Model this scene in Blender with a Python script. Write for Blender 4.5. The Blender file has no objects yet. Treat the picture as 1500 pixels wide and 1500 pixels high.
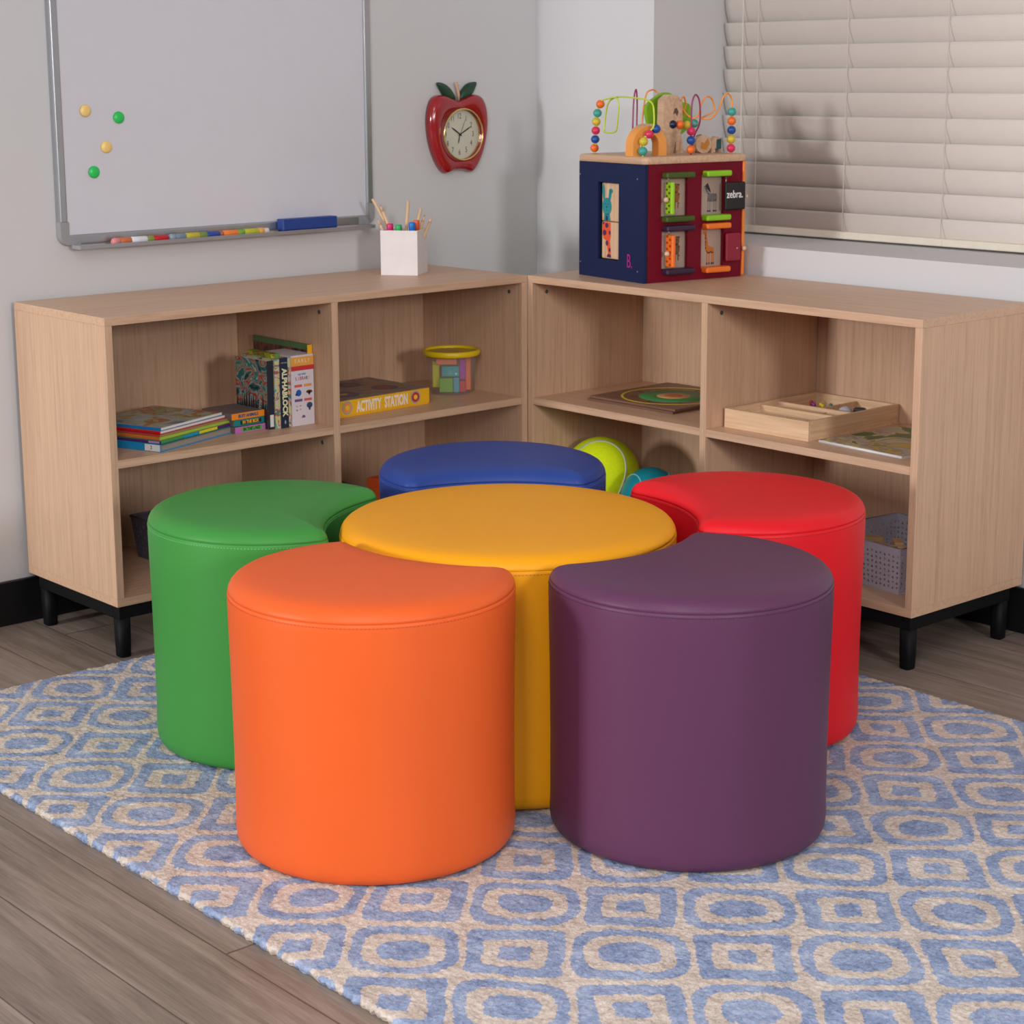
import bpy, bmesh, math, random
import numpy as np
from mathutils import Vector, Matrix
random.seed(7)
PI = math.pi
S = bpy.context.scene
COL = S.collection

def lin(c):
    return tuple(((v/255)/12.92 if v/255 <= .04045 else ((v/255+.055)/1.055)**2.4) for v in c) + (1,)

# ------------------------------------------------------------------ node helpers
class NT:
    def __init__(s, name):
        s.m = bpy.data.materials.new(name); s.m.use_nodes = True
        s.t = s.m.node_tree; s.n = s.t.nodes; s.l = s.t.links
        s.b = s.n['Principled BSDF']
    def node(s, kind, **kw):
        n = s.n.new(kind)
        for k, v in kw.items(): setattr(n, k, v)
        return n
    def put(s, sock, v):
        if hasattr(v, 'is_linked') or hasattr(v, 'links'): s.l.new(v, sock)
        else: sock.default_value = v
    def math(s, op, a, b=None, c=None, clamp=False):
        n = s.node('ShaderNodeMath', operation=op, use_clamp=clamp)
        s.put(n.inputs[0], a)
        if b is not None: s.put(n.inputs[1], b)
        if c is not None: s.put(n.inputs[2], c)
        return n.outputs[0]
    def mix(s, f, a, b, mode='MIX'):
        n = s.node('ShaderNodeMix', data_type='RGBA', blend_type=mode)
        s.put(n.inputs[0], f); s.put(n.inputs[6], a); s.put(n.inputs[7], b)
        return n.outputs[2]
    def coord(s, out='Object'):
        return s.node('ShaderNodeTexCoord').outputs[out]
    def mapping(s, vec, scale=(1, 1, 1), loc=(0, 0, 0), rot=(0, 0, 0)):
        n = s.node('ShaderNodeMapping')
        s.l.new(vec, n.inputs[0]); n.inputs['Scale'].default_value = scale
        n.inputs['Location'].default_value = loc; n.inputs['Rotation'].default_value = rot
        return n.outputs[0]
    def noise(s, vec, scale, detail=4, rough=.5, dist=0, out=0):
        n = s.node('ShaderNodeTexNoise')
        if vec is not None: s.l.new(vec, n.inputs['Vector'])
        n.inputs['Scale'].default_value = scale; n.inputs['Detail'].default_value = detail
        n.inputs['Roughness'].default_value = rough; n.inputs['Distortion'].default_value = dist
        return n.outputs[out]
    def ramp(s, f, stops, interp='LINEAR'):
        n = s.node('ShaderNodeValToRGB'); r = n.color_ramp; r.interpolation = interp
        while len(r.elements) < len(stops): r.elements.new(.5)
        for e, (p, c) in zip(r.elements, stops): e.position = p; e.color = c
        s.l.new(f, n.inputs[0]); return n.outputs[0]
    def bump(s, h, strength, dist=.001, normal=None):
        n = s.node('ShaderNodeBump'); n.inputs['Strength'].default_value = strength
        n.inputs['Distance'].default_value = dist; s.l.new(h, n.inputs['Height'])
        if normal is not None: s.l.new(normal, n.inputs['Normal'])
        return n.outputs[0]
    def finish(s, color=None, rough=.5, metal=0, normal=None, spec=.5, coat=0):
        b = s.b
        if color is not None: s.put(b.inputs['Base Color'], color)
        s.put(b.inputs['Roughness'], rough); s.put(b.inputs['Metallic'], metal)
        b.inputs['Specular IOR Level'].default_value = spec
        b.inputs['Coat Weight'].default_value = coat
        if normal is not None: s.l.new(normal, b.inputs['Normal'])
        return s.m

_pl = {}
def plain(c, rough=.5, metal=0, spec=.5, bump=0.0, bscale=400, var=.04, coat=0):
    """plain coloured surface with a little procedural unevenness; c in sRGB 0-255"""
    key = (tuple(c), rough, metal, spec, bump, bscale, var, coat)
    if key in _pl: return _pl[key]
    t = NT('surface_%d_%d_%d' % tuple(int(v) for v in c))
    co = t.coord()
    nz = t.noise(co, 30, 3)
    base = lin(c)
    dark = tuple(v*(1-var*2) for v in base[:3]) + (1,)
    lite = tuple(min(1, v*(1+var*2)) for v in base[:3]) + (1,)
    colr = t.mix(nz, dark, lite)
    nrm = None
    if bump: nrm = t.bump(t.noise(co, bscale, 2), bump, .001)
    _pl[key] = t.finish(colr, rough, metal, nrm, spec, coat)
    return _pl[key]

def wood_mat(name, axis, base=(206, 169, 139), dark=(186, 149, 119), fine=1.0, rough=.42):
    t = NT(name); co = t.coord()
    sc = [90, 90, 90]; sc[axis] = 2.2
    v = t.mapping(co, tuple(sc))
    n1 = t.noise(v, 1.3, 5, .6, .3)
    sc2 = [320, 320, 320]; sc2[axis] = 14
    v2 = t.mapping(co, tuple(sc2))
    n2 = t.noise(v2, 1.0, 3, .6)
    f = t.math('MULTIPLY_ADD', n1, .62, t.math('MULTIPLY', n2, .38*fine))
    c = t.ramp(f, [(.32, lin(dark)), (.52, lin(base)), (.72, lin(tuple(min(255, x+9) for x in base)))])
    return t.finish(c, rough, 0, t.bump(n2, .12, .0006), .45)

WZ = wood_mat('laminate_oak_upright', 2)
WX = wood_mat('laminate_oak_lengthwise', 0)
PINE = wood_mat('pale_pine', 0, (231, 199, 165), (208, 170, 132), .5, .5)
PINEY = wood_mat('pale_pine_crosswise', 1, (231, 199, 165), (208, 170, 132), .5, .5)
PINEZ = wood_mat('pale_pine_upright', 2, (226, 192, 158), (200, 160, 124), .5, .5)
BIRCH = wood_mat('birch_plywood', 0, (216, 183, 152), (196, 158, 126), .5, .45)
BLACKMETAL = plain((13, 13, 15), .6, 0, .2)
BLACK = plain((16, 15, 18), .5)

def wall_mat():
    t = NT('painted_wall'); co = t.coord()
    n = t.noise(co, 2.0, 3); n2 = t.noise(co, 180, 3)
    c = t.mix(n, lin((207, 206, 208)), lin((213, 212, 213)))
    return t.finish(c, .75, 0, t.bump(n2, .12, .001), .3)
WALL = wall_mat()

def floor_mat():
    t = NT('grey_oak_planks'); co = t.coord()
    sp = t.node('ShaderNodeSeparateXYZ'); t.l.new(co, sp.inputs[0])
    X, Y = sp.outputs[0], sp.outputs[1]
    W, L = .1525, 1.8
    ry = t.math('DIVIDE', t.math('ADD', Y, 1.804), W)
    row = t.math('FLOOR', ry); fy = t.math('SUBTRACT', ry, row)
    off = t.math('FRACT', t.math('MULTIPLY', row, .22))
    rx = t.math('ADD', t.math('DIVIDE', t.math('SUBTRACT', X, 1.327), L), off)
    cx = t.math('FLOOR', rx); fx = t.math('SUBTRACT', rx, cx)
    wn = t.node('ShaderNodeTexWhiteNoise', noise_dimensions='2D')
    cb = t.node('ShaderNodeCombineXYZ'); t.l.new(row, cb.inputs[0]); t.l.new(cx, cb.inputs[1])
    t.l.new(cb.outputs[0], wn.inputs['Vector'])
    rnd = wn.outputs['Value']
    # grain coordinates shifted per plank
    cb2 = t.node('ShaderNodeCombineXYZ')
    t.l.new(t.math('ADD', t.math('MULTIPLY', X, 1.7), t.math('MULTIPLY', rnd, 37)), cb2.inputs[0])
    t.l.new(t.math('MULTIPLY', Y, 26), cb2.inputs[1]); t.l.new(t.math('MULTIPLY', rnd, 11), cb2.inputs[2])
    g1 = t.noise(cb2.outputs[0], 1.0, 6, .62, .9)
    cb3 = t.node('ShaderNodeCombineXYZ')
    t.l.new(t.math('ADD', t.math('MULTIPLY', X, 14), t.math('MULTIPLY', rnd, 50)), cb3.inputs[0])
    t.l.new(t.math('MULTIPLY', Y, 330), cb3.inputs[1])
    g2 = t.noise(cb3.outputs[0], 1.0, 4, .6)
    g3 = t.noise(co, 3.2, 3)
    f = t.math('ADD', t.math('MULTIPLY', g1, .55), t.math('ADD', t.math('MULTIPLY', g2, .3), t.math('MULTIPLY', g3, .15)))
    c = t.ramp(f, [(.30, lin((86, 74, 66))), (.5, lin((130, 116, 105))), (.68, lin((160, 145, 134)))])
    tint = t.math('MULTIPLY_ADD', rnd, .22, .89)
    vm = t.node('ShaderNodeVectorMath', operation='SCALE'); t.l.new(c, vm.inputs[0]); t.l.new(tint, vm.inputs[3])
    # joints
    ey = t.math('MINIMUM', fy, t.math('SUBTRACT', 1, fy)); ex = t.math('MINIMUM', fx, t.math('SUBTRACT', 1, fx))
    jy = t.math('LESS_THAN', ey, .0085); jx = t.math('LESS_THAN', ex, .0011)
    j = t.math('MAXIMUM', jy, jx)
    c2 = t.mix(t.math('MULTIPLY', j, .75), vm.outputs[0], lin((62, 52, 46)))
    h = t.math('SUBTRACT', t.math('MULTIPLY', g2, .3), j)
    return t.finish(c2, .46, 0, t.bump(h, .25, .0012), .4)

def rug_mat():
    t = NT('tufted_wool_pile'); co = t.coord()
    wob = t.noise(co, 6.0, 2, .5, 0, 1)
    wob2 = t.noise(co, 55, 2, .5, 0, 1)
    def shift(v, n, a):
        sub = t.node('ShaderNodeVectorMath', operation='SUBTRACT'); t.l.new(n, sub.inputs[0]); sub.inputs[1].default_value = (.5, .5, .5)
        sc = t.node('ShaderNodeVectorMath', operation='SCALE'); t.l.new(sub.outputs[0], sc.inputs[0]); sc.inputs[3].default_value = a
        ad = t.node('ShaderNodeVectorMath', operation='ADD'); t.l.new(v, ad.inputs[0]); t.l.new(sc.outputs[0], ad.inputs[1])
        return ad.outputs[0]
    v = shift(shift(shift(co, wob, .034), wob2, .008), t.noise(co, 190, 1, .5, 0, 1), .010)
    sp = t.node('ShaderNodeSeparateXYZ'); t.l.new(v, sp.inputs[0])
    X = t.math('SUBTRACT', sp.outputs[0], .361); Y = t.math('ADD', sp.outputs[1], 1.615)
    P = .229
    u = t.math('DIVIDE', t.math('ADD', X, Y), P)      # cell size one in u and w
    w = t.math('DIVIDE', t.math('SUBTRACT', Y, X), P)
    iu = t.math('ROUND', u); iw = t.math('ROUND', w)
    fu0 = t.math('MULTIPLY', t.math('SUBTRACT', u, iu), 2); fw0 = t.math('MULTIPLY', t.math('SUBTRACT', w, iw), 2)
    par = t.math('ABSOLUTE', t.math('MODULO', t.math('ADD', iu, iw), 2))   # 0 oval cell, 1 square cell
    par = t.math('GREATER_THAN', par, .5)
    au = t.math('ABSOLUTE', fu0); aw = t.math('ABSOLUTE', fw0)
    def superell(a, b, n):
        A = t.math('POWER', t.math('DIVIDE', au, a), n); B_ = t.math('POWER', t.math('DIVIDE', aw, b), n)
        return t.math('LESS_THAN', t.math('ADD', A, B_), 1)
    o1 = superell(1.0, .93, 3.6); o2 = superell(.77, .66, 3.2); o3 = superell(.50, .41, 2.4)
    s1 = superell(.88, .88, 12); s2 = superell(.57, .52, 10); s3 = superell(.28, .26, 7)
    def rings(a, b, c): return t.math('ADD', t.math('SUBTRACT', a, b), c)
    ov = rings(o1, o2, o3); sq = rings(s1, s2, s3)
    blue = t.math('ADD', t.math('MULTIPLY', ov, t.math('SUBTRACT', 1, par)), t.math('MULTIPLY', sq, par), clamp=True)
    tuft = t.noise(co, 150, 4, .75); mid = t.noise(co, 22, 4, .65)
    cb = t.ramp(t.math('ADD', t.math('MULTIPLY', tuft, .5), t.math('MULTIPLY', mid, .5)),
                [(.34, lin((106, 124, 160))), (.5, lin((150, 165, 196))), (.64, lin((184, 194, 214)))])
    ct = t.ramp(t.math('ADD', t.math('MULTIPLY', tuft, .6), t.math('MULTIPLY', mid, .4)),
                [(.34, lin((174, 158, 144))), (.5, lin((210, 196, 184))), (.66, lin((232, 221, 211)))])
    c = t.mix(blue, ct, cb)
    return t.finish(c, .9, 0, t.bump(t.math('ADD', tuft, t.math('MULTIPLY', mid, .6)), .7, .004), .15)

def leather(name, c, rough=.45, spec=.26):
    t = NT(name); co = t.coord()
    n1 = t.noise(co, 5, 3); v = t.node('ShaderNodeTexVoronoi'); t.l.new(co, v.inputs['Vector']); v.inputs['Scale'].default_value = 700
    b = lin(c)
    colr = t.mix(n1, tuple(x*.94 for x in b[:3])+(1,), tuple(min(1, x*1.05) for x in b[:3])+(1,))
    nb = t.bump(v.outputs['Distance'], .16, .0006)
    nb2 = t.bump(t.noise(co, 16, 3), .10, .006, nb)
    return t.finish(colr, rough, 0, nb2, spec)

def art(name, palette, scale=40, stretch=(1, 1, 1), seed=0, rough=.4, dist=1.5):
    """printed picture: patches of the palette colours"""
    t = NT(name); co = t.mapping(t.coord(), stretch, (seed*3.1, seed*1.7, seed))
    n = t.noise(co, scale, 2, .5, dist)
    st = []
    k = len(palette)
    for i, c in enumerate(palette): st.append((.30 + .40*i/k if i else 0, lin(c)))
    return t.finish(t.ramp(n, st, 'CONSTANT'), rough, 0, None, .4)

# ------------------------------------------------------------------ mesh helpers
def newbm(): return bmesh.new()
def box(bm, x0, x1, y0, y1, z0, z1, bev=0, M=None, mi=0, seg=2):
    r = bmesh.ops.create_cube(bm, size=1)
    vs = r['verts']
    for v in vs:
        v.co = Vector(((x0+x1)/2 + v.co.x*(x1-x0), (y0+y1)/2 + v.co.y*(y1-y0), (z0+z1)/2 + v.co.z*(z1-z0)))
    fs = set(f for v in vs for f in v.link_faces)
    for f in fs: f.material_index = mi
    if bev:
        es = list(set(e for v in vs for e in v.link_edges))
        o = bmesh.ops.bevel(bm, geom=es, offset=bev, segments=seg, affect='EDGES', profile=.5)
        vs = list(set(v for f in o['faces'] for v in f.verts) | set(v for v in vs if v.is_valid))
        for f in o['faces']: f.material_index = mi
    if M is not None:
        for v in vs: v.co = M @ v.co
    return vs

def rings(bm, loops, closed_bottom=True, closed_top=True, mi=0):
    """loops: list of lists of Vector of the same length, skinned one to the next"""
    R = [[bm.verts.new(p) for p in L] for L in loops]
    n = len(R[0])
    for a, b in zip(R[:-1], R[1:]):
        for i in range(n):
            f = bm.faces.new((a[i], a[(i+1) % n], b[(i+1) % n], b[i])); f.material_index = mi; f.smooth = True
    if closed_bottom: f = bm.faces.new(list(reversed(R[0]))); f.material_index = mi
    if closed_top: f = bm.faces.new(R[-1]); f.material_index = mi
    return R

def lathe(bm, prof, n=32, c=(0, 0, 0), mi=0, bottom=True, top=True, M=None):
    loops = []
    for r, z in prof:
        L = [Vector((c[0]+r*math.cos(2*PI*i/n), c[1]+r*math.sin(2*PI*i/n), c[2]+z)) for i in range(n)]
        if M is not None: L = [M @ p for p in L]
        loops.append(L)
    rings(bm, loops, bottom, top, mi)

def tube(bm, pts, r, n=8, mi=0, closed=False):
    pts = [Vector(p) for p in pts]
    m = len(pts); loops = []
    up = Vector((0, 0, 1)); prev = None
    for i, p in enumerate(pts):
        a = pts[(i-1) % m] if (closed or i > 0) else p
        b = pts[(i+1) % m] if (closed or i < m-1) else p
        d = (b-a).normalized()
        if prev is None:
            s = d.cross(up)
            if s.length < .1: s = d.cross(Vector((1, 0, 0)))
            s.normalize()
        else:
            s = prev - d*prev.dot(d); s.normalize()
        prev = s; q = d.cross(s)
        loops.append([p + (s*math.cos(2*PI*k/n) + q*math.sin(2*PI*k/n))*r for k in range(n)])
    if closed:
        loops.append(loops[0])
        R = [[bm.verts.new(p) for p in L] for L in loops[:-1]]
        for j in range(m):
            a, b = R[j], R[(j+1) % m]
            for i in range(n):
                f = bm.faces.new((a[i], a[(i+1) % n], b[(i+1) % n], b[i])); f.smooth = True; f.material_index = mi
    else:
        rings(bm, loops, True, True, mi)

def smooth_path(pts, sub=8, closed=False):
    P = [Vector(p) for p in pts]; out = []; n = len(P)
    rng = range(n) if closed else range(n-1)
    for i in rng:
        p1, p2 = P[i], P[(i+1) % n]
        p0 = P[i-1] if (closed or i > 0) else p1
        p3 = P[(i+2) % n] if (closed or i < n-2) else p2
        for k in range(sub):
            t = k/sub
            out.append(.5*((2*p1) + (p2-p0)*t + (2*p0-5*p1+4*p2-p3)*t*t + (3*p1-p0-3*p2+p3)*t**3))
    if not closed: out.append(P[-1])
    return out

def prism(bm, poly, h0, h1, M=None, mi=0):
    """poly in local xy extruded along z"""
    M = M or Matrix()
    a = [bm.verts.new(M @ Vector((x, y, h0))) for x, y in poly]; b = [bm.verts.new(M @ Vector((x, y, h1))) for x, y in poly]
    n = len(poly)
    fs = [bm.faces.new(list(reversed(a))), bm.faces.new(b)]
    for i in range(n): fs.append(bm.faces.new((a[i], a[(i+1) % n], b[(i+1) % n], b[i])))
    for f in fs: f.material_index = mi

def ball(bm, c, r, mi=0, seg=16, sc=(1, 1, 1)):
    o = bmesh.ops.create_uvsphere(bm, u_segments=seg, v_segments=max(6, seg//2), radius=r)
    for v in o['verts']:
        v.co = Vector((v.co.x*sc[0]+c[0], v.co.y*sc[1]+c[1], v.co.z*sc[2]+c[2]))
        for f in v.link_faces: f.smooth = True; f.material_index = mi

def obj(name, bm, mats, parent=None, loc=(0, 0, 0), rz=0, label=None):
    bmesh.ops.recalc_face_normals(bm, faces=bm.faces[:])
    me = bpy.data.meshes.new(name); bm.to_mesh(me); bm.free()
    for m in (mats if isinstance(mats, (list, tuple)) else [mats]): me.materials.append(m)
    o = bpy.data.objects.new(name, me); COL.objects.link(o)
    o.location = loc; o.rotation_euler = (0, 0, rz)
    if parent is not None: o.parent = parent
    if label: o['label'] = label
    return o

def tag(o, label, cat, group=None):
    o['label'] = label; o['category'] = cat
    if group: o['group'] = group
    return o
def thing(name, label, cat, loc=(0, 0, 0), rz=0, group=None):
    o = bpy.data.objects.new(name, None); COL.objects.link(o); o.empty_display_size = .05
    o.location = loc; o.rotation_euler = (0, 0, rz)
    return tag(o, label, cat, group)
def dup(r0, loc, rz, label, group=None):
    r = r0.copy(); COL.objects.link(r); r.location = loc; r.rotation_euler = (0, 0, rz); r['label'] = label
    if group: r['group'] = group
    for ch in list(r0.children):
        c = ch.copy(); COL.objects.link(c); c.parent = r
        for g in list(ch.children):
            d = g.copy(); COL.objects.link(d); d.parent = c
    return r
def struct(name, bm, m, loc=(0, 0, 0)):
    o = obj(name, bm, m, None, loc); o['kind'] = 'structure'; return o

def text_bm(bm, s, size, M, depth=.0004, xs=1.0, align='CENTER', offset=0.0, mi=0, space=1.0):
    cu = bpy.data.curves.new('lettering_outline', 'FONT'); cu.body = s; cu.size = size
    cu.align_x = align; cu.align_y = 'CENTER'; cu.extrude = depth; cu.offset = offset; cu.space_character = space
    cu.resolution_u = 3
    ob = bpy.data.objects.new('lettering_outline', cu); COL.objects.link(ob)
    dg = bpy.context.evaluated_depsgraph_get(); dg.update()
    me = ob.evaluated_get(dg).to_mesh()
    base = len(bm.verts)
    vs = [bm.verts.new(M @ Vector((v.co.x*xs, v.co.y, v.co.z))) for v in me.vertices]
    for p in me.polygons:
        try:
            f = bm.faces.new([vs[i] for i in p.vertices]); f.material_index = mi
        except ValueError: pass
    ob.evaluated_get(dg).to_mesh_clear()
    bpy.data.objects.remove(ob); bpy.data.curves.remove(cu)

def frame(o, ex, ey):
    """matrix with local x -> ex, local y -> ey, origin o"""
    ex = Vector(ex).normalized(); ey = Vector(ey).normalized(); ez = ex.cross(ey)
    M = Matrix((ex, ey, ez)).transposed().to_4x4(); M.translation = Vector(o); return M

# ------------------------------------------------------------------ room
bm = newbm(); box(bm, -.6, 6, -6, .9, -.05, 0); struct('floor', bm, floor_mat())
WX0, WY0 = -.42, .42
bm = newbm(); box(bm, WX0-.12, WX0, -3.0, WY0+.5, 0, 2.75); struct('wall_left', bm, WALL)
bm = newbm()
box(bm, WX0, .024, WY0, .86, 0, 2.75)                # pier
box(bm, .024, 4.6, WY0, .86, 0, .8178, 0)               # low wall under the window
box(bm, .024, 4.6, WY0, .86, 2.05, 2.75, 0)          # lintel
box(bm, 2.35, 4.6, WY0, .86, .8178, 2.05, 0)
struct('wall_back', bm, WALL)
BB = plain((14, 14, 17), .42)
bm = newbm(); box(bm, WX0, WX0+.012, -3.0, WY0, 0, .104, .002); struct('baseboard_left', bm, BB)
bm = newbm(); box(bm, WX0+.012, 4.6, WY0-.012, WY0, 0, .104, .002); struct('baseboard_back', bm, BB)
bm = newbm(); box(bm, -.54, 4.6, -4.6, .9, 2.75, 2.85); struct('ceiling', bm, WALL)
# window behind the blind
WF = plain((226, 228, 230), .4)
w = bpy.data.objects.new('window_1', None); COL.objects.link(w); w.location = (0, 0, 0); w['kind'] = 'structure'
bm = newbm()
for a in ((.0245, .075, .818, 2.05), (2.30, 2.35, .818, 2.05), (1.16, 1.21, .868, 2.0), (.075, 2.30, .818, .868), (.075, 2.30, 2.0, 2.05)):
    box(bm, a[0], a[1], .775, .82, a[2], a[3], .003)
obj('window_frame', bm, WF, w)
g = NT('window_glass'); g.b.inputs['Transmission Weight'].default_value = 1; g.finish((.9, .95, 1, 1), .02)
bm = newbm(); box(bm, .075, 1.16, .795, .80, .868, 2.0); box(bm, 1.21, 2.30, .795, .80, .868, 2.0); obj('pane', bm, g.m, w)

# ------------------------------------------------------------------ storage cabinets
T = .018; L = 1.2; D = .40; ZT = .7483; ZB = .1187; ZS = .4404
def cabinet():
    r = thing('storage_cabinet', 'pale oak four-compartment cabinet under the window, holding the puzzles and balls', 'cabinet', (0, 0, 0), 0)
    def b(name, m, *a, bev=.0008):
        bm = newbm(); box(bm, *a, bev=bev); return obj(name, bm, m, r)
    b('top_panel', WX, 0, L, 0, D, ZT-T, ZT)
    b('bottom_panel', WX, 0, L, 0, D, ZB, ZB+T)
    s1 = b('side_panel', WZ, 0, T, 0, D, ZB+T, ZT-T)
    s2 = b('side_panel', WZ, L-T, L, 0, D, ZB+T, ZT-T)
    dv = b('divider_panel', WZ, L/2-T/2, L/2+T/2, 0, D-.01, ZB+T, ZT-T)
    b('shelf', WX, T, L/2-T/2, .002, D-.01, ZS-T, ZS); b('shelf', WX, L/2+T/2, L-T, .002, D-.01, ZS-T, ZS)
    b('back_panel', WZ, T, L-T, D-.008, D, ZB+T, ZT-T)
    CC = plain((70, 76, 82), .4)
    def cover(x, sgn, par, zs=(.705,)):
        for z in zs:
            bm = newbm()
            M = frame((x, .048, z), (0, 1, 0), (0, 0, sgn))
            lathe(bm, [(.0052, 0), (.0052, .0008), (.0036, .0014), (.0012, .0008)], 14, M=M)
            obj('cam_cover', bm, CC, par, label='dark grey fitting cover')
    cover(T, 1, s1); cover(L-T, -1, s2); cover(L/2-T/2, -1, dv, (.705, .397)); cover(L/2+T/2, 1, dv)
    bm = newbm(); z0, z1 = ZB-.03, ZB
    box(bm, .006, L-.006, .006, .036, z0, z1, .002); box(bm, .006, L-.006, D-.065, D-.035, z0, z1, .002)
    box(bm, .006, .036, .036, D-.065, z0, z1, .002); box(bm, L-.036, L-.006, .036, D-.065, z0, z1, .002)
    box(bm, L/2-.015, L/2+.015, .036, D-.065, z0, z1, .002)
    fr = obj('base_frame', bm, BLACKMETAL, r, label='black metal base frame')
    for x in (.022, L-.022):
        for y in (.022, D-.05):
            bm = newbm(); loops = []
            for s, z in ((.0115, 0), (.0138, .003), (.0150, .035), (.0155, ZB-.03)):
                L8 = []
                for k in range(16):
                    a = 2*PI*k/16+PI/16; q = 1/max(abs(math.cos(a)), abs(math.sin(a)))
                    q = min(q, 1.16)
                    L8.append(Vector((x+s*q*math.cos(a), y+s*q*math.sin(a), z)))
                loops.append(L8)
            rings(bm, loops); obj('leg', bm, BLACKMETAL, fr)
    return r
cabB = cabinet(); cabB.rotation_euler = (0, 0, -.0079)
cabA = dup(cabB, (-.0012, -L, 0), PI/2, 'pale oak four-compartment cabinet below the whiteboard, holding books')

# ------------------------------------------------------------------ rug
def rug():
    nx, ny = 520, 400
    x0, x1, y0, y1 = .035, 2.75, -1.757, -.12
    rs = np.random.RandomState(3)
    bm = newbm()
    xs = x0 + (x1-x0)*(np.linspace(0, 1, nx)); ys = np.linspace(y0, y1, ny)
    H = rs.rand(nx, ny)*.0045
    lowf = rs.rand(nx//14+3, ny//14+3)
    V = []
    for i in range(nx):
        row = []
        for j in range(ny):
            jx, jy = (rs.rand()-.5)*.004, (rs.rand()-.5)*.004
            a, b_ = i/14, j/14; ia, ib = int(a), int(b_)
            lf = lowf[ia, ib]*(1-a+ia)*(1-b_+ib)+lowf[ia+1, ib]*(a-ia)*(1-b_+ib)+lowf[ia, ib+1]*(1-a+ia)*(b_-ib)+lowf[ia+1, ib+1]*(a-ia)*(b_-ib)
            z = .0095 + H[i, j]*.7 + lf*.0022
            if i == 0 or i == nx-1: jx = (rs.rand()-.5)*.006; z = .004+rs.rand()*.005
            if j == 0 or j == ny-1: jy = (rs.rand()-.5)*.006; z = .004+rs.rand()*.005
            row.append(bm.verts.new((xs[i]+jx, ys[j]+jy, z)))
        V.append(row)
    for i in range(nx-1):
        for j in range(ny-1):
            f = bm.faces.new((V[i][j], V[i+1][j], V[i+1][j+1], V[i][j+1])); f.smooth = True
    # skirt down to the floor
    rim = [V[i][0] for i in range(nx)] + [V[nx-1][j] for j in range(1, ny)] + [V[i][ny-1] for i in range(nx-2, -1, -1)] + [V[0][j] for j in range(ny-2, 0, -1)]
    low = [bm.verts.new((v.co.x + (.003 if v.co.x < x0+.02 else 0), v.co.y + (.003 if v.co.y < y0+.02 else (-.003 if v.co.y > y1-.02 else 0)), .0005)) for v in rim]
    n = len(rim)
    for i in range(n): bm.faces.new((rim[i], low[i], low[(i+1) % n], rim[(i+1) % n]))
    bm.faces.new(low)
    o = obj('area_rug', bm, rug_mat())
    tag(o, 'blue and beige tufted area rug with ovals and squares under the poufs', 'rug')
rug()

# ------------------------------------------------------------------ poufs
RZ = .0145
def circ_outline(R, n=160):
    def f(d): return [((R-d)*math.cos(2*PI*i/n), (R-d)*math.sin(2*PI*i/n)) for i in range(n)]
    return f
def moon_outline(R, rb, db, rc=.026):
    def f(d):
        r = max(rc-d, .0015); Ro = R-d; Rb = rb+d
        a_, b_ = Ro-r, Rb+r
        fx = (a_*a_ + db*db - b_*b_)/(2*db); fy = math.sqrt(max(1e-9, a_*a_-fx*fx))
        th = math.atan2(fy, fx)           # fillet centre direction from the moon centre
        ph = math.atan2(fy, fx-db)        # ... from the bite centre
        P = []
        n1, n2, n3 = 110, 12, 44
        for i in range(n1): a = th + (2*PI-2*th)*i/n1; P.append((Ro*math.cos(a), Ro*math.sin(a)))
        a0, a1 = -th, PI+(-ph)            # lower horn fillet, from outward to facing the bite centre
        c = (fx, -fy)
        # direction at start: -th ; at end: towards bite centre = angle of (db-fx, fy)
        e = math.atan2(fy, db-fx)
        for i in range(n2): a = a0 + (e-a0)*i/n2; P.append((c[0]+r*math.cos(a), c[1]+r*math.sin(a)))
        # bite arc from lower to upper, angles around the bite centre
        s = math.atan2(-fy, fx-db) % (2*PI); t_ = math.atan2(fy, fx-db) % (2*PI)
        for i in range(n3): a = s + (t_-s)*i/n3; P.append((db+Rb*math.cos(a), Rb*math.sin(a)))
        c = (fx, fy); s0 = math.atan2(-fy, db-fx)
        for i in range(n2): a = s0 + (th-s0)*i/n2; P.append((c[0]+r*math.cos(a), c[1]+r*math.sin(a)))
        return P
    return f
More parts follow.
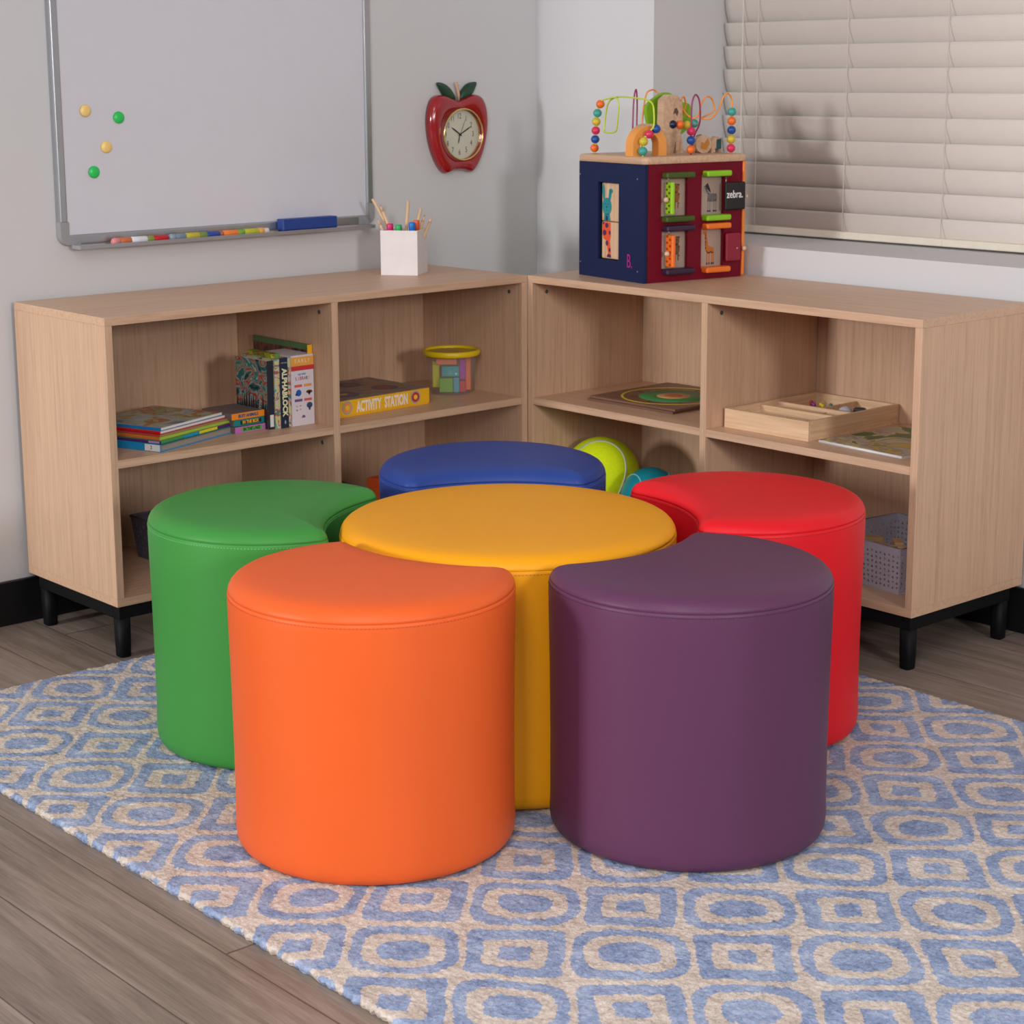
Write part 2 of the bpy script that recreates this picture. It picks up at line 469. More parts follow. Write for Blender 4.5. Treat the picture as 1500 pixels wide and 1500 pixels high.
def pouf(name, label, cat, loc, rz, outline, centre, col, stitch, group=None):
    r = thing(name, label, cat, (loc[0], loc[1], RZ), rz, group)
    m = leather(name+'_vinyl', col)
    def loop(d, z, f=None):
        P = outline(d)
        if f is None: return [Vector((x, y, z)) for x, y in P]
        return [Vector((centre[0]+(x-centre[0])*f, centre[1]+(y-centre[1])*f, z)) for x, y in P]
    SZ = .4235
    side = [(.024, 0), (.014, .0015), (.0075, .006), (.0035, .014), (.002, .028), (.003, .06), (.0032, .16), (.0022, .28), (.0005, .37), (0, .405), (.0003, .4185), (.0008, SZ-.0008), (.0022, SZ)]
    bm = newbm(); rings(bm, [loop(d, z) for d, z in side], True, False); obj('side_cover', bm, m, r)
    top = [(.0022, SZ), (.0010, SZ+.0010), (.0022, SZ+.005), (.0050, SZ+.0105), (.0095, SZ+.0155), (.0155, SZ+.0192), (.0225, SZ+.0216)]
    bm = newbm(); Ls = [loop(d, z) for d, z in top]
    for f, z in ((.97, .0233), (.9, .0250), (.75, .0268), (.55, .0278), (.3, .0282), (.08, .0283)): Ls.append(loop(.0225, SZ+z, f))
    rings(bm, Ls, False, True); obj('top_cover', bm, m, r)
    # stitches just under the seam
    bm = newbm(); P = [Vector((x, y, SZ-.0058)) for x, y in outline(.0002)]
    n = len(P); step = .0062; dist = 0; i = 0
    cum = [0]
    for k in range(n): cum.append(cum[-1]+(P[(k+1) % n]-P[k]).length)
    tot = cum[-1]; cnt = int(tot/step)
    def at(s):
        s %= tot
        lo = 0
        import bisect
        lo = bisect.bisect_right(cum, s)-1; lo = min(lo, n-1)
        t = (s-cum[lo])/max(1e-9, cum[lo+1]-cum[lo]); return P[lo].lerp(P[(lo+1) % n], t)
    for k in range(cnt):
        a, b_ = at(k*step), at(k*step+.0036); d = (b_-a).normalized()
        nrm = Vector((d.y, -d.x, 0)); up = Vector((0, 0, .0007))
        q = [a-up+nrm*.0004, b_-up+nrm*.0004, b_+up+nrm*.0004, a+up+nrm*.0004]
        q2 = [p-nrm*.0012 for p in q]
        A = [bm.verts.new(p) for p in q]; B_ = [bm.verts.new(p) for p in q2]
        bm.faces.new(A); bm.faces.new(B_[::-1])
        for j in range(4): bm.faces.new((A[j], B_[j], B_[(j+1) % 4], A[(j+1) % 4]))
    obj('seam_stitching', bm, plain(stitch, .6), r)
    return r
GP = 'crescent poufs around the round pouf'
pouf('round_pouf', 'round yellow vinyl pouf in the middle of the five crescent poufs', 'pouf', (1.0088, -.9702), 0, circ_outline(.3041), (0, 0), (240, 162, 14), (196, 126, 10))
MO = dict(centre=(-.05, 0))
for nm, c, a, R, col, st, lab in (
    ('orange', (1.1424, -1.3842), 105.2, .2325, (232, 98, 40), (205, 78, 30), 'orange vinyl crescent pouf in the front left of the picture'),
    ('purple', (1.4520, -.9665), 180.4, .2325, (93, 53, 83), (68, 36, 62), 'purple vinyl crescent pouf at the front right of the ring'),
    ('green', (.6328, -1.2201), 36.9, .2345, (62, 142, 62), (96, 186, 96), 'green vinyl crescent pouf nearest the left cabinet end'),
    ('red', (1.1714, -.5269), -114.3, .2355, (224, 22, 34), (176, 22, 26), 'red vinyl crescent pouf on the right beside the window-side cabinet'),
    ('blue', (.6136, -.6592), -38.6, .2345, (42, 68, 142), (70, 98, 172), 'blue vinyl crescent pouf at the back between the two cabinets')):
    pouf('crescent_pouf', lab, 'pouf', c, math.radians(a), moon_outline(R, .33, .4433), (-.05, 0), col, st, GP)

# ------------------------------------------------------------------ whiteboard
ALU = plain((176, 178, 182), .32, .85, .5, 0, 400, .02)
GREYP = plain((150, 150, 153), .45)
def whiteboard():
    y0, y1, z0, z1 = -1.075, -.172, .866, 1.56
    r = thing('whiteboard', 'large aluminium-framed whiteboard on the left wall', 'whiteboard', (WX0, 0, 0))
    bm = newbm(); box(bm, .002, .014, y0+.01, y1-.01, z0+.01, z1-.01)
    obj('writing_surface', bm, plain((214, 214, 222), .22, 0, .5, 0, 400, .01), r)
    fw = .021
    def rail(*a):
        bm = newbm(); box(bm, *a, bev=.004, seg=3); obj('frame_rail', bm, ALU, r)
    rail(.0005, .021, y0, y0+fw, z0+.05, z1-.03); rail(.0005, .021, y1-fw, y1, z0+.05, z1-.03)
    rail(.0005, .021, y0+.03, y1-.03, z0, z0+fw+.002); rail(.0005, .021, y0+.03, y1-.03, z1-fw, z1)
    for (cy, sy) in ((y0, 1), (y1, -1)):
        for (cz, sz) in ((z0, 1), (z1, -1)):
            bm = newbm(); n = 8; R = .022
            poly = []
            for k in range(n+1):
                a = PI+PI/2*k/n if True else 0
                poly.append((R+R*math.cos(a), R+R*math.sin(a)))
            poly += [(.05 if sz*sy != 0 else 0, 0), (.05, fw+.001), (fw+.001, fw+.001), (fw+.001, .053), (0, .053)]
            M = frame((0, cy, cz), (0, sy, 0), (0, 0, sz))
            prism(bm, poly, 0, (.0225)*(1 if (sy*sz) > 0 else -1), M)
            bmesh.ops.translate(bm, verts=bm.verts, vec=(.0005, 0, 0))
            obj('corner_cap', bm, GREYP, r, label='grey plastic corner cap')
    bm = newbm()
    ty0, ty1 = -1.045, -.20
    box(bm, .0215, .058, ty0, ty1, .858, .8605, .0006); box(bm, .0565, .059, ty0, ty1, .8575, .8665, .0006)
    tr = obj('marker_tray', bm, ALU, r)
    for y in (ty0-.003, ty1): 
        bm = newbm(); box(bm, .022, .059, y, y+.003, .8575, .867, .0006); obj('end_cap', bm, GREYP, tr)
whiteboard()
GM = 'round magnets on the whiteboard'
for y, z, c, lab in ((-.994, 1.168, (244, 208, 128), 'pale yellow round magnet, the upper yellow one on the whiteboard'),
                     (-.908, 1.151, (40, 200, 92), 'green round magnet, upper right of the four on the whiteboard'),
                     (-.944, 1.085, (244, 208, 128), 'pale yellow round magnet, the lower yellow one on the whiteboard'),
                     (-.979, 1.029, (40, 200, 92), 'green round magnet, lowest of the four on the whiteboard')):
    bm = newbm(); M = frame((0, 0, 0), (0, 1, 0), (0, 0, 1))
    lathe(bm, [(.0135, 0), (.014, .002), (.0135, .005), (.011, .0072), (.006, .0082), (.001, .0085)], 28, M=M)
    tag(obj('magnet', bm, plain(c, .3), None, (WX0+.0142, y, z)), lab, 'magnet', GM)
# eraser
t = thing('whiteboard_eraser', 'blue whiteboard eraser lying in the marker tray', 'eraser', (WX0+.0225, -.480, .8606))
bm = newbm(); box(bm, .002, .030, 0, .166, .006, .034, .002); obj('eraser_body', bm, plain((26, 62, 140), .45), t)
bm = newbm(); box(bm, .003, .029, .002, .164, 0, .006); obj('felt_pad', bm, plain((20, 34, 70), .9), t)
# markers
def marker(label, y0, length, segs, cap_at):
    """segs: (name, start, end, colour) along +y; cap rounded end at cap_at"""
    r = thing('whiteboard_marker', label, 'marker', (WX0+.040, y0, .8690), 0, 'markers in the whiteboard tray')
    for nm, a, b_, c, rad in segs:
        bm = newbm(); M = frame((0, a, 0), (1, 0, 0), (0, 0, -1))
        l = b_-a
        M = Matrix.Translation((0, a, 0)) @ Matrix.Rotation(-PI/2, 4, 'X')
        if nm == 'rounded_end': prof = [(.0045, 0), (.0068, .002), (rad, .006), (rad, l)]
        else: prof = [(rad-.0006, 0), (rad, .0008), (rad, l-.0008), (rad-.0006, l)]
        lathe(bm, prof, 20, M=M); obj(nm, bm, plain(c, .35), r)
marker('fat marker with white barrel and red cap in the whiteboard tray', -.955, .15,
       [('rounded_end', 0, .020, (226, 140, 140), .0085), ('label_band', .020, .050, (206, 110, 66), .0084), ('barrel', .050, .092, (226, 226, 232), .0085), ('grip_band', .092, .110, (132, 150, 60), .0082), ('cap', .110, .149, (196, 24, 36), .0078)], 1)
marker('fat marker with grey barrel, yellow band and blue cap in the tray', -.803, .15,
       [('rounded_end', 0, .018, (150, 165, 178), .0085), ('barrel', .018, .046, (118, 136, 156), .0085), ('label_band', .046, .084, (196, 182, 56), .0084), ('grip_band', .084, .106, (120, 142, 62), .0082), ('cap', .106, .140, (36, 74, 158), .0078)], 1)
marker('fat marker with orange cap and green-yellow barrel in the tray', -.660, .15,
       [('tip_ring', 0, .010, (170, 110, 110), .0065), ('cap', .010, .052, (246, 128, 50), .0080), ('grip_band', .052, .070, (120, 168, 60), .0082), ('label_band', .070, .112, (190, 190, 50), .0084), ('barrel', .112, .128, (238, 170, 90), .0085), ('rounded_tail', .128, .142, (228, 218, 214), .0070)], 1)

# ------------------------------------------------------------------ apple clock
def clock():
    cy, cz = .1205, 1.085
    r = thing('wall_clock', 'red apple-shaped wall clock with green leaves and gold rim', 'clock', (WX0, cy, cz))
    half = [(0, .089), (.020, .094), (.045, .1025), (.066, .1035), (.083, .096), (.094, .078), (.1005, .052), (.1015, .026), (.098, -.005), (.090, -.035), (.079, -.061), (.065, -.084), (.050, -.099), (.040, -.1015), (.022, -.0965)]
    left = [(-x, z) for x, z in reversed(half[1:])]
    pts = [(0, -.095)] + left + half
    path = [(p.x, p.y) for p in smooth_path([(x, z, 0) for x, z in pts], 6, True)]
    N = 144
    ang = sorted((math.atan2(z, x) % (2*PI), math.hypot(x, z)) for x, z in path)
    A = np.array([a for a, _ in ang]); Rr = np.array([b for _, b in ang])
    th = np.linspace(0, 2*PI, N, endpoint=False); rad = np.interp(th, A, Rr, period=2*PI)
    oy = .004    # dial centre slightly right of the body centre
    def loop(s, x, inset=0):
        return [Vector((x, (rad[i]*s-inset)*math.cos(th[i]), (rad[i]*s-inset)*math.sin(th[i]))) for i in range(N)]
    def circ(rr, x, yo=oy, zo=0): return [Vector((x, yo+rr*math.cos(a), zo+rr*math.sin(a))) for a in th]
    bm = newbm()
    rings(bm, [loop(1, .0005), loop(1, .010), loop(1, .017, .0012), loop(1, .023, .004), loop(1, .027, .0085), loop(1, .029, .013), circ(.0665, .0300), circ(.0660, .019), circ(.064, .0185)], True, False)
    obj('apple_body', bm, plain((156, 12, 26), .16, 0, .6, 0, 400, .03, .5), r)
    G = plain((226, 196, 130), .16, .9, .5, 0, 400, .02)
    bm = newbm(); tube(bm, circ(.0668, .0325), .0022, 10, closed=True); obj('gold_rim', bm, G, r, label='thin gold ring around the dial')
    bm = newbm(); tube(bm, circ(.0650, .0225), .0012, 8, closed=True); obj('inner_rim', bm, G, r)
    bm = newbm(); rings(bm, [circ(.0648, .0186), circ(.0648, .0192)]); dial = obj('dial', bm, plain((206, 202, 184), .55), r)
    bm = newbm()
    for k in range(1, 13):
        a = PI/2 - 2*PI*k/12
        M = frame((.0193, oy-.0035+.0475*math.cos(a), .0475*math.sin(a)), (0, 1, 0), (0, 0, 1))
        text_bm(bm, str(k), .0205, M, .0001, .70)
    obj('numerals', bm, BLACK, dial, label='black numerals one to twelve')
    def hand(name, deg, l0, l1, w, x):
        a = math.radians(90-deg); M = frame((x, oy-.002, 0), (0, math.cos(a), math.sin(a)), (0, -math.sin(a), math.cos(a)))
        bm = newbm(); prism(bm, [(-l0, -w*.7), (l1*.7, -w), (l1, -w*.25), (l1, w*.25), (l1*.7, w), (-l0, w*.7)], 0, .0005, M)
        obj(name, bm, BLACK, r)
    hand('hour_hand', 303, .007, .034, .0021, .0202); hand('minute_hand', 62, .006, .043, .0016, .0210)
    hand('second_hand', 25, .006, .042, .0004, .0216); hand('alarm_hand', 194, .0, .025, .0017, .0198)
    bm = newbm(); lathe(bm, [(.003, 0), (.003, .003), (.001, .0036)], 14, M=frame((.0196, oy-.002, 0), (0, 1, 0), (0, 0, 1))); obj('centre_pin', bm, BLACK, r)
    # leaves and stem
    GL = plain((22, 66, 44), .4)
    def leaf(pts, x):
        bm = newbm(); P = smooth_path([(y, z, 0) for y, z in pts], 5, True)
        c = sum((Vector((p.x, p.y, 0)) for p in P), Vector())/len(P)
        Ls = []
        for s, xx in ((1, .001), (1, .006), (.86, .010), (.5, .0125), (.15, .0132)):
            Ls.append([Vector((x+xx, c.x+(p.x-c.x)*s, c.y+(p.y-c.y)*s)) for p in P])
        rings(bm, Ls); obj('leaf', bm, GL, r)
    leaf([(-.066, .135), (-.045, .134), (-.026, .124), (-.011, .108), (-.004, .092), (-.022, .091), (-.042, .100), (-.054, .114)], .004)
    leaf([(.010, .091), (.014, .108), (.026, .123), (.044, .134), (.070, .136), (.064, .118), (.052, .103), (.032, .093)], .004)
    bm = newbm(); tube(bm, [(.014, .003, .089), (.015, .002, .105), (.014, -.001, .120), (.013, -.003, .132), (.012, -.003, .136)], .0045, 10)
    for v in bm.verts:
        k = (v.co.z-.089)/.047; v.co.y = .001 + (v.co.y-.001)*(.65+.55*k)
    obj('stem', bm, plain((206, 166, 140), .5), r, label='light brown apple stem')
clock()

# ------------------------------------------------------------------ pencil box and pencils
def pencils():
    z = ZT; rz = math.radians(35.7); ox, oy = -.266, -.257
    W = .096; H = .112
    r = thing('pencil_holder', 'square white holder full of pencils on the left cabinet', 'pencil holder', (ox, oy, z), rz)
    bm = newbm(); t_ = .003; m = plain((222, 214, 212), .5)
    box(bm, 0, W, 0, t_, 0, H, .0006); box(bm, 0, W, W-t_, W, 0, H, .0006); box(bm, 0, t_, t_, W-t_, 0, H, .0006); box(bm, W-t_, W, t_, W-t_, 0, H, .0006); box(bm, t_, W-t_, t_, W-t_, 0, t_)
    obj('holder_body', bm, m, r)
    c, s = math.cos(rz), math.sin(rz)
    def wp(x, y, zz): return Vector((ox+x*c-y*s, oy+x*s+y*c, z+zz))
    PB = plain((222, 186, 148), .5); 
    def pencil(b0, t1, tip, lab):
        a = wp(*b0); b_ = wp(*t1); d = (b_-a); ln = d.length
        q = d.to_track_quat('Z', 'Y').to_matrix().to_4x4()
        rt = thing('pencil', lab, 'pencil', a, 0, 'pencils in the white holder')
        bm = newbm(); n = 6 if tip else 6
        R = .0042
        lathe(bm, [(R, 0), (R, ln-(.017 if tip else 0))], 6, M=q); obj('barrel', bm, PB, rt)
        if tip:
            bm = newbm(); lathe(bm, [(R, ln-.017), (.0014, ln-.003)], 10, M=q); obj('sharpened_end', bm, PINE, rt)
            bm = newbm(); lathe(bm, [(.0014, ln-.003), (.0003, ln)], 8, M=q); obj('lead', bm, plain(tip, .5), rt)
    pencil((.06, .08, .004), (-.034, .052, .187), None, 'longest plain pencil leaning far left out of the white holder')
    pencil((.045, .080, .004), (-.012, .046, .172), (150, 60, 90), 'upright pencil with magenta tip at the left of the holder')
    pencil((.035, .07, .004), (-.018, .040, .138), (170, 70, 70), 'short pencil with red tip, lowest on the left of the holder')
    pencil((.045, .05, .004), (.057, .062, .182), None, 'plain pencil standing in the middle of the white holder')
    pencil((.055, .045, .004), (.088, .068, .162), None, 'plain pencil leaning right behind the blue cap')
    pencil((.050, .075, .004), (.096, .074, .146), (46, 52, 92), 'pencil with dark blue tip at the right of the holder')
    pencil((.062, .050, .004), (.114, .080, .142), (214, 110, 90), 'pencil with orange tip, furthest right in the holder')
    def cap(x, y, zt, c_, lab, rad=.0085):
        a = wp(x, y, .004)
        rt = thing('felt_pen', lab, 'felt pen', a, 0, 'thick felt pens in the white holder')
        bm = newbm(); lathe(bm, [(rad-.001, 0), (rad-.001, zt-.035)], 16); obj('barrel', bm, plain((235, 232, 228), .4), rt)
        bm = newbm(); lathe(bm, [(rad, zt-.035), (rad, zt-.003), (rad-.0008, zt-.0008), (rad-.002, zt)], 18); obj('cap', bm, plain(c_, .4), rt)
    cap(.020, .020, .124, (206, 20, 104), 'felt pen with magenta cap in the white holder')
    cap(.042, .022, .121, (22, 170, 84), 'felt pen with green cap in the white holder')
    cap(.078, .018, .128, (12, 112, 196), 'felt pen with bright blue cap in the white holder')
    cap(.082, .044, .131, (232, 92, 40), 'felt pen with orange cap in the white holder')
pencils()

# ------------------------------------------------------------------ activity cube
def cube():
    V0 = (.342, .064); rz = math.radians(-9.0)
    # local frame: origin V0, +y along the red side (s), -x along the blue side (t)
    z0 = ZT; SS, TT = .305, .270; H = .282
    r = thing('activity_cube', 'wooden activity cube with bead mazes on the right cabinet', 'activity cube', (V0[0], V0[1], z0), rz)
    NAVY = plain((22, 34, 72), .45, 0, .2); RED = plain((112, 5, 32), .45, 0, .18); OR = plain((240, 130, 40), .4); LIME = plain((138, 196, 24), .4)
    # all local coords: x = -t, y = s
    def hexpanel(name, mat, axis, holes, lo, hi, th, label=None, at=0):
        """flat board with rectangular holes; lo..hi horizontal range, chamfered bottom corners; axis 's' faces +x, 't' faces -y"""
        us = sorted(set([lo, hi]+[h[0] for h in holes]+[h[1] for h in holes])); zs = sorted(set([0, H]+[h[2] for h in holes]+[h[3] for h in holes]))
        bm = newbm()
        for i in range(len(us)-1):
            for j in range(len(zs)-1):
                cu, czz = (us[i]+us[i+1])/2, (zs[j]+zs[j+1])/2
                if any(h[0] < cu < h[1] and h[2] < czz < h[3] for h in holes): continue
                if axis == 's': box(bm, at-th, at, us[i], us[i+1], zs[j], zs[j+1])
                else: box(bm, -us[i+1], -us[i], at, at+th, zs[j], zs[j+1])
        bmesh.ops.remove_doubles(bm, verts=bm.verts[:], dist=1e-5)
        seen = {}
        for f in list(bm.faces):
            k = frozenset(f.verts)
            seen.setdefault(k, []).append(f)
        return obj(name, bm, mat, r, label=label)
    RH = [(.049, .128, .153, .252), (.171, .240, .151, .252), (.052, .130, .027, .126), (.172, .241, .025, .126)]
    pr = hexpanel('animal_door_panel', RED, 's', RH, .010, SS-.008, .009, 'dark red side with four animal windows', 0)
    BH = [(.104, .190, .046, .234)]
    pb = hexpanel('turning_block_panel', NAVY, 't', BH, .0, TT, .009, 'navy side with a turning picture block', 0)
    bm = newbm(); box(bm, -TT, -TT+.009, .010, SS-.008, 0, H); obj('left_panel', bm, LIME, r)
    bm = newbm(); box(bm, -TT, .004, SS-.008, SS, .004, H, .002); obj('rear_panel', bm, OR, r, label='orange far side panel')
    bm = newbm(); box(bm, -TT+.01, -.02, .02, SS-.02, .004, .010); obj('floor_board', bm, BIRCH, r)
    # wood top with rounded corners
    def rr(x0, x1, y0, y1, R, n=6):
        P = []
        for cx, cy, a0 in ((x1-R, y0+R, -PI/2), (x1-R, y1-R, 0), (x0+R, y1-R, PI/2), (x0+R, y0+R, PI)):
            for k in range(n+1): a = a0+PI/2*k/n; P.append((cx+R*math.cos(a), cy+R*math.sin(a)))
        return P
    bm = newbm(); P = rr(-TT-.004, .005, -.004, SS+.006, .016)
    Ls = []
    for d, zz in ((.001, H), (0, H+.001), (0, H+.013), (.0015, H+.016), (.004, H+.0175)):
        Ls.append([Vector((x+(-d if x > -TT/2 else d), y+(-d if y > SS/2 else d), zz)) for x, y in P])
    rings(bm, Ls); obj('top_board', bm, BIRCH, r, label='natural wood top with rounded corners')
    ZT0 = H+.0175
    # backing and prints behind the red windows
    PR = plain((176, 152, 138), .6); 
    INK = plain((48, 38, 36), .6)
    for i, h in enumerate(RH):
        bm = newbm(); box(bm, -.016, -.0125, h[0]-.008, h[1]+.008, h[2]-.008, h[3]+.008); bk = obj('picture_tile', bm, PR, r)
        M = frame((-.0124, (h[0]+h[1])/2, (h[2]+h[3])/2), (0, 1, 0), (0, 0, 1))
        bm = newbm()
        def blob(pts, mi=0): prism(bm, pts, 0, .0003, M, mi)
        def ell(cx, cy, a, b_, mi=0, rot=0, n=14):
            blob([(cx+a*math.cos(2*PI*k/n)*math.cos(rot)-b_*math.sin(2*PI*k/n)*math.sin(rot), cy+a*math.cos(2*PI*k/n)*math.sin(rot)+b_*math.sin(2*PI*k/n)*math.cos(rot)) for k in range(n)], mi)
        if i == 3:   # giraffe
            c1 = plain((196, 112, 40), .6)
            blob([(-.014, .034), (-.009, .036), (-.002, .004), (.014, -.002), (.016, -.014), (-.004, -.016), (-.012, -.006)])
            ell(-.014, .036, .007, .0045); blob([(-.020, .042), (-.018, .048), (-.016, .042)]); blob([(-.012, .042), (-.010, .048), (-.009, .041)])
            for x in (-.006, .001, .009, .014): blob([(x-.0012, -.014), (x+.0016, -.014), (x+.0010, -.040), (x-.0022, -.040)])
            M2 = M; sp = newbm()
            for k in range(16):
                t_ = k/15; x = -.011+.022*max(0, t_-.45)/.55; y = .030-.042*min(1, t_/.6) + random.uniform(-.002, .002)
                prism(sp, [(x+.0018*math.cos(a), y+.0018*math.sin(a)) for a in np.linspace(0, 2*PI, 6)[:-1]], .0003, .0006, M, 0)
            for x in (-.006, .001, .009, .014): prism(sp, [(x-.0022, -.037), (x+.0012, -.037), (x+.0012, -.042), (x-.0026, -.042)], .0003, .0006, M)
            obj('giraffe_print', bm, c1, bk); obj('giraffe_spots', sp, INK, bk)
        elif i == 1:  # zebra, outline drawing
            W_ = plain((150, 140, 138), .6)
            ell(.010, -.006, .016, .011); blob([(-.006, -.002), (-.012, .014), (-.018, .020), (-.012, .026), (-.004, .016), (.004, .004)]); ell(-.014, .014, .006, .009, 0, .3)
            for x in (-.004, .002, .014, .020): blob([(x-.0015, -.010), (x+.002, -.010), (x+.001, -.036), (x-.002, -.036)])
            sp = newbm()
            def ln(a, b_, w_=.0007):
                d = Vector((b_[0]-a[0], b_[1]-a[1])); d.normalize(); nx, ny = -d.y*w_, d.x*w_
                prism(sp, [(a[0]-nx, a[1]-ny), (b_[0]-nx, b_[1]-ny), (b_[0]+nx, b_[1]+ny), (a[0]+nx, a[1]+ny)], .0003, .0006, M)
            for k in range(8): ln((-.004+k*.0035, .004), (-.006+k*.0038, -.015))
            for k in range(5): ln((-.017+k*.0022, .022-k*.004), (-.009+k*.002, .020-k*.004))
            prism(sp, [(-.014, .024), (-.006, .030), (.000, .018), (.004, .006), (-.002, .010)], .0003, .0006, M)
            for x in (-.004, .002, .014, .020): prism(sp, [(x-.003, -.036), (x+.0015, -.036), (x+.0015, -.040), (x-.003, -.040)], .0003, .0006, M)
            obj('zebra_print', bm, W_, bk); obj('zebra_stripes', sp, INK, bk)
        else:   # lion / bear like scribbles partly behind the door
            c1 = plain((150, 96, 44) if i == 0 else (120, 84, 62), .6)
            ell(.014, .020, .010, .011); ell(.016, .0, .009, .014); blob([(.010, -.010), (.014, -.010), (.013, -.030), (.009, -.030)]); blob([(.018, -.010), (.022, -.010), (.023, -.028), (.019, -.028)])
            ell(.006, .028, .003, .003); ell(.022, .028, .003, .003)
            sp = newbm()
            for k in range(12):
                x, y = .014+.010*math.cos(k*1.1), .006+.024*math.sin(k*1.9)
                prism(sp, [(x+.0014*math.cos(a), y+.0020*math.sin(a)) for a in np.linspace(0, 2*PI, 6)[:-1]], .0003, .0006, M)
            obj('animal_print', bm, c1, bk); obj('animal_markings', sp, INK, bk)
    # little door hoods above and under each window
    hoods = [(RH[0], plain((62, 82, 14), .5)), (RH[1], LIME), (RH[2], plain((46, 20, 52), .5)), (RH[3], plain((240, 116, 32), .4))]
    for i, (h, m) in enumerate(hoods):
        for zz in (h[3]-.004, h[2]-.009):
            bm = newbm(); box(bm, -.012, .020, h[0]+.003, h[1]+.010, zz, zz+.014, .004); obj('door_stop', bm, m, r)
    # half-open doors left
    for i, (h, c1, c2) in enumerate(((RH[0], (150, 205, 30), (96, 60, 26)), (RH[2], (240, 116, 32), (170, 50, 20)))):
        ya = h[0]+.006
        M = Matrix.Translation((.004, ya, 0)) @ Matrix.Rotation(math.radians(-8 if i == 0 else -2), 4, 'Z')
        bm = newbm(); box(bm, -.006, .024, .006, .016, h[2]+.010, h[3]-.012, .003, M); dd = obj('swing_door', bm, plain(c1, .4), r, label='lime green animal door' if i == 0 else 'orange animal door')
        bm = newbm(); 
        sp = newbm()
        for k in range(10):
            z_ = h[2]+.016+.0075*(k//1)*1.0
            x_ = (.002 if k % 2 else .014)
            prism(sp, [(x_+.004*math.cos(a), z_+.0032*math.sin(a)) for a in np.linspace(0, 2*PI, 9)[:-1]], 0, .0004, M @ frame((0, .0059, 0), (1, 0, 0), (0, 0, 1)))
        obj('door_pattern', sp, plain(c2, .5), dd)
        kn = newbm(); zc = .198 if i == 0 else .070
        ball(kn, (M @ Vector((.012, -.001, zc))), .0065, seg=14); obj('knob', kn, PINE, dd, label='round wooden knob')
        bm2 = newbm(); tube(bm2, [(.006, ya+.011, h[3]-.014), (.006, ya+.011, h[3]+.002)], .0012, 8); obj('hinge_pin', bm2, plain((170, 168, 165), .3, .8), dd); bm.free()
    # opened doors on the right : black zebra card and dark red card
    bm = newbm(); box(bm, .014, .019, .229, .292, .166, .233, .004); zd = obj('swing_door', bm, plain((22, 20, 22), .5), r, label='black animal door reading zebra')
    bm = newbm(); text_bm(bm, 'zebra.', .026, frame((.0192, .259, .203), (0, 1, 0), (0, 0, 1)), .0002, .80, offset=.0003)
    obj('zebra_lettering', bm, plain((232, 228, 228), .5), zd, label='white word zebra')
    bm = newbm(); tube(bm, [(.010, .238, .224), (.010, .238, .246)], .0012, 8); obj('hinge_pin', bm, plain((170, 168, 165), .3, .8), zd)
    bm = newbm(); box(bm, .010, .015, .238, .285, .040, .110, .004); rd = obj('swing_door', bm, plain((140, 10, 44), .4), r, label='dark red swung-open animal door')
    bm = newbm(); lathe(bm, [(.002, 0), (.002, .001)], 10, M=frame((.0152, .272, .072), (0, 1, 0), (0, 0, 1))); obj('rivet', bm, plain((214, 160, 160), .4), rd)
    for (y_, z_) in ((.300, .070), (.304, .197)):
        bm = newbm(); ball(bm, (.013, y_-.004, z_), .0062 if z_ < .1 else .0045, seg=14); obj('knob', bm, PINE, r, label='round wooden knob')
    # blue side: turning block with rabbit picture
    bm = newbm(); h = BH[0]
    for za, zb_ in ((h[2]+.002, .138), (.1395, h[3]-.002)):
        box(bm, -.182, -.107, .006, .030, za, zb_, .003)
    tb = obj('turning_block', bm, PINEZ, r, label='pale wooden turning block')
    M = frame((-.160, .0058, 0), (1, 0, 0), (0, 0, 1)) @ Matrix.Diagonal((1.25, 1, 1, 1))
    def E(bm, cx, cy, a, b_, h0=0, h1=.0004, n=20, rot=0):
        prism(bm, [(cx+a*math.cos(2*PI*k/n)*math.cos(rot)-b_*math.sin(2*PI*k/n)*math.sin(rot), cy+a*math.cos(2*PI*k/n)*math.sin(rot)+b_*math.sin(2*PI*k/n)*math.cos(rot)) for k in range(n)], h0, h1, M)
    bm = newbm(); E(bm, .0, .175, .0155, .0215); E(bm, -.011, .210, .0042, .020, rot=.05); E(bm, .010, .203, .0045, .014, rot=-.15); E(bm, .013, .213, .0065, .006)
    prism(bm, [(-.011, .141), (.012, .141), (.009, .158), (-.008, .158)], 0, .0004, M); obj('rabbit_print', bm, plain((30, 136, 142), .5), tb, label='teal rabbit picture')
    bm = newbm()
    for cx, cy, a in ((-.005, .181, .0014), (.005, .181, .0014), (0, .174, .0022), (0, .166, .0012)): E(bm, cx, cy, a, a, .0004, .0007, 10)
    prism(bm, [(-.004, .141), (.004, .141), (.003, .152), (-.003, .152)], .0004, .0007, M)
    obj('rabbit_face', bm, plain((20, 40, 66), .5), tb)
    bm = newbm(); prism(bm, [(-.014, .137), (.012, .137), (.013, .105), (.010, .092), (.014, .062), (.010, .056), (.004, .060), (.000, .092), (-.010, .096), (-.015, .108)], 0, .0004, M); obj('orange_legs_print', bm, plain((232, 84, 40), .5), tb)
    bm = newbm()
    for cx, cy, a, b_ in ((.0, .129, .0055, .006), (-.007, .111, .006, .007), (.010, .112, .003, .005), (.001, .086, .004, .007), (.010, .070, .003, .005), (-.011, .134, .003, .003)): E(bm, cx, cy, a, b_, .0004, .0007, 14)
    prism(bm, [(.000, .052), (.014, .051), (.014, .058), (.004, .060)], .0, .0005, M)
    obj('purple_spots_print', bm, plain((74, 34, 84), .5), tb)
    # monogram
    bm = newbm(); text_bm(bm, 'B.', .048, frame((-.058, -.0003, .048), (1, 0, 0), (0, 0, 1)), .0002, .62, offset=-.0004)
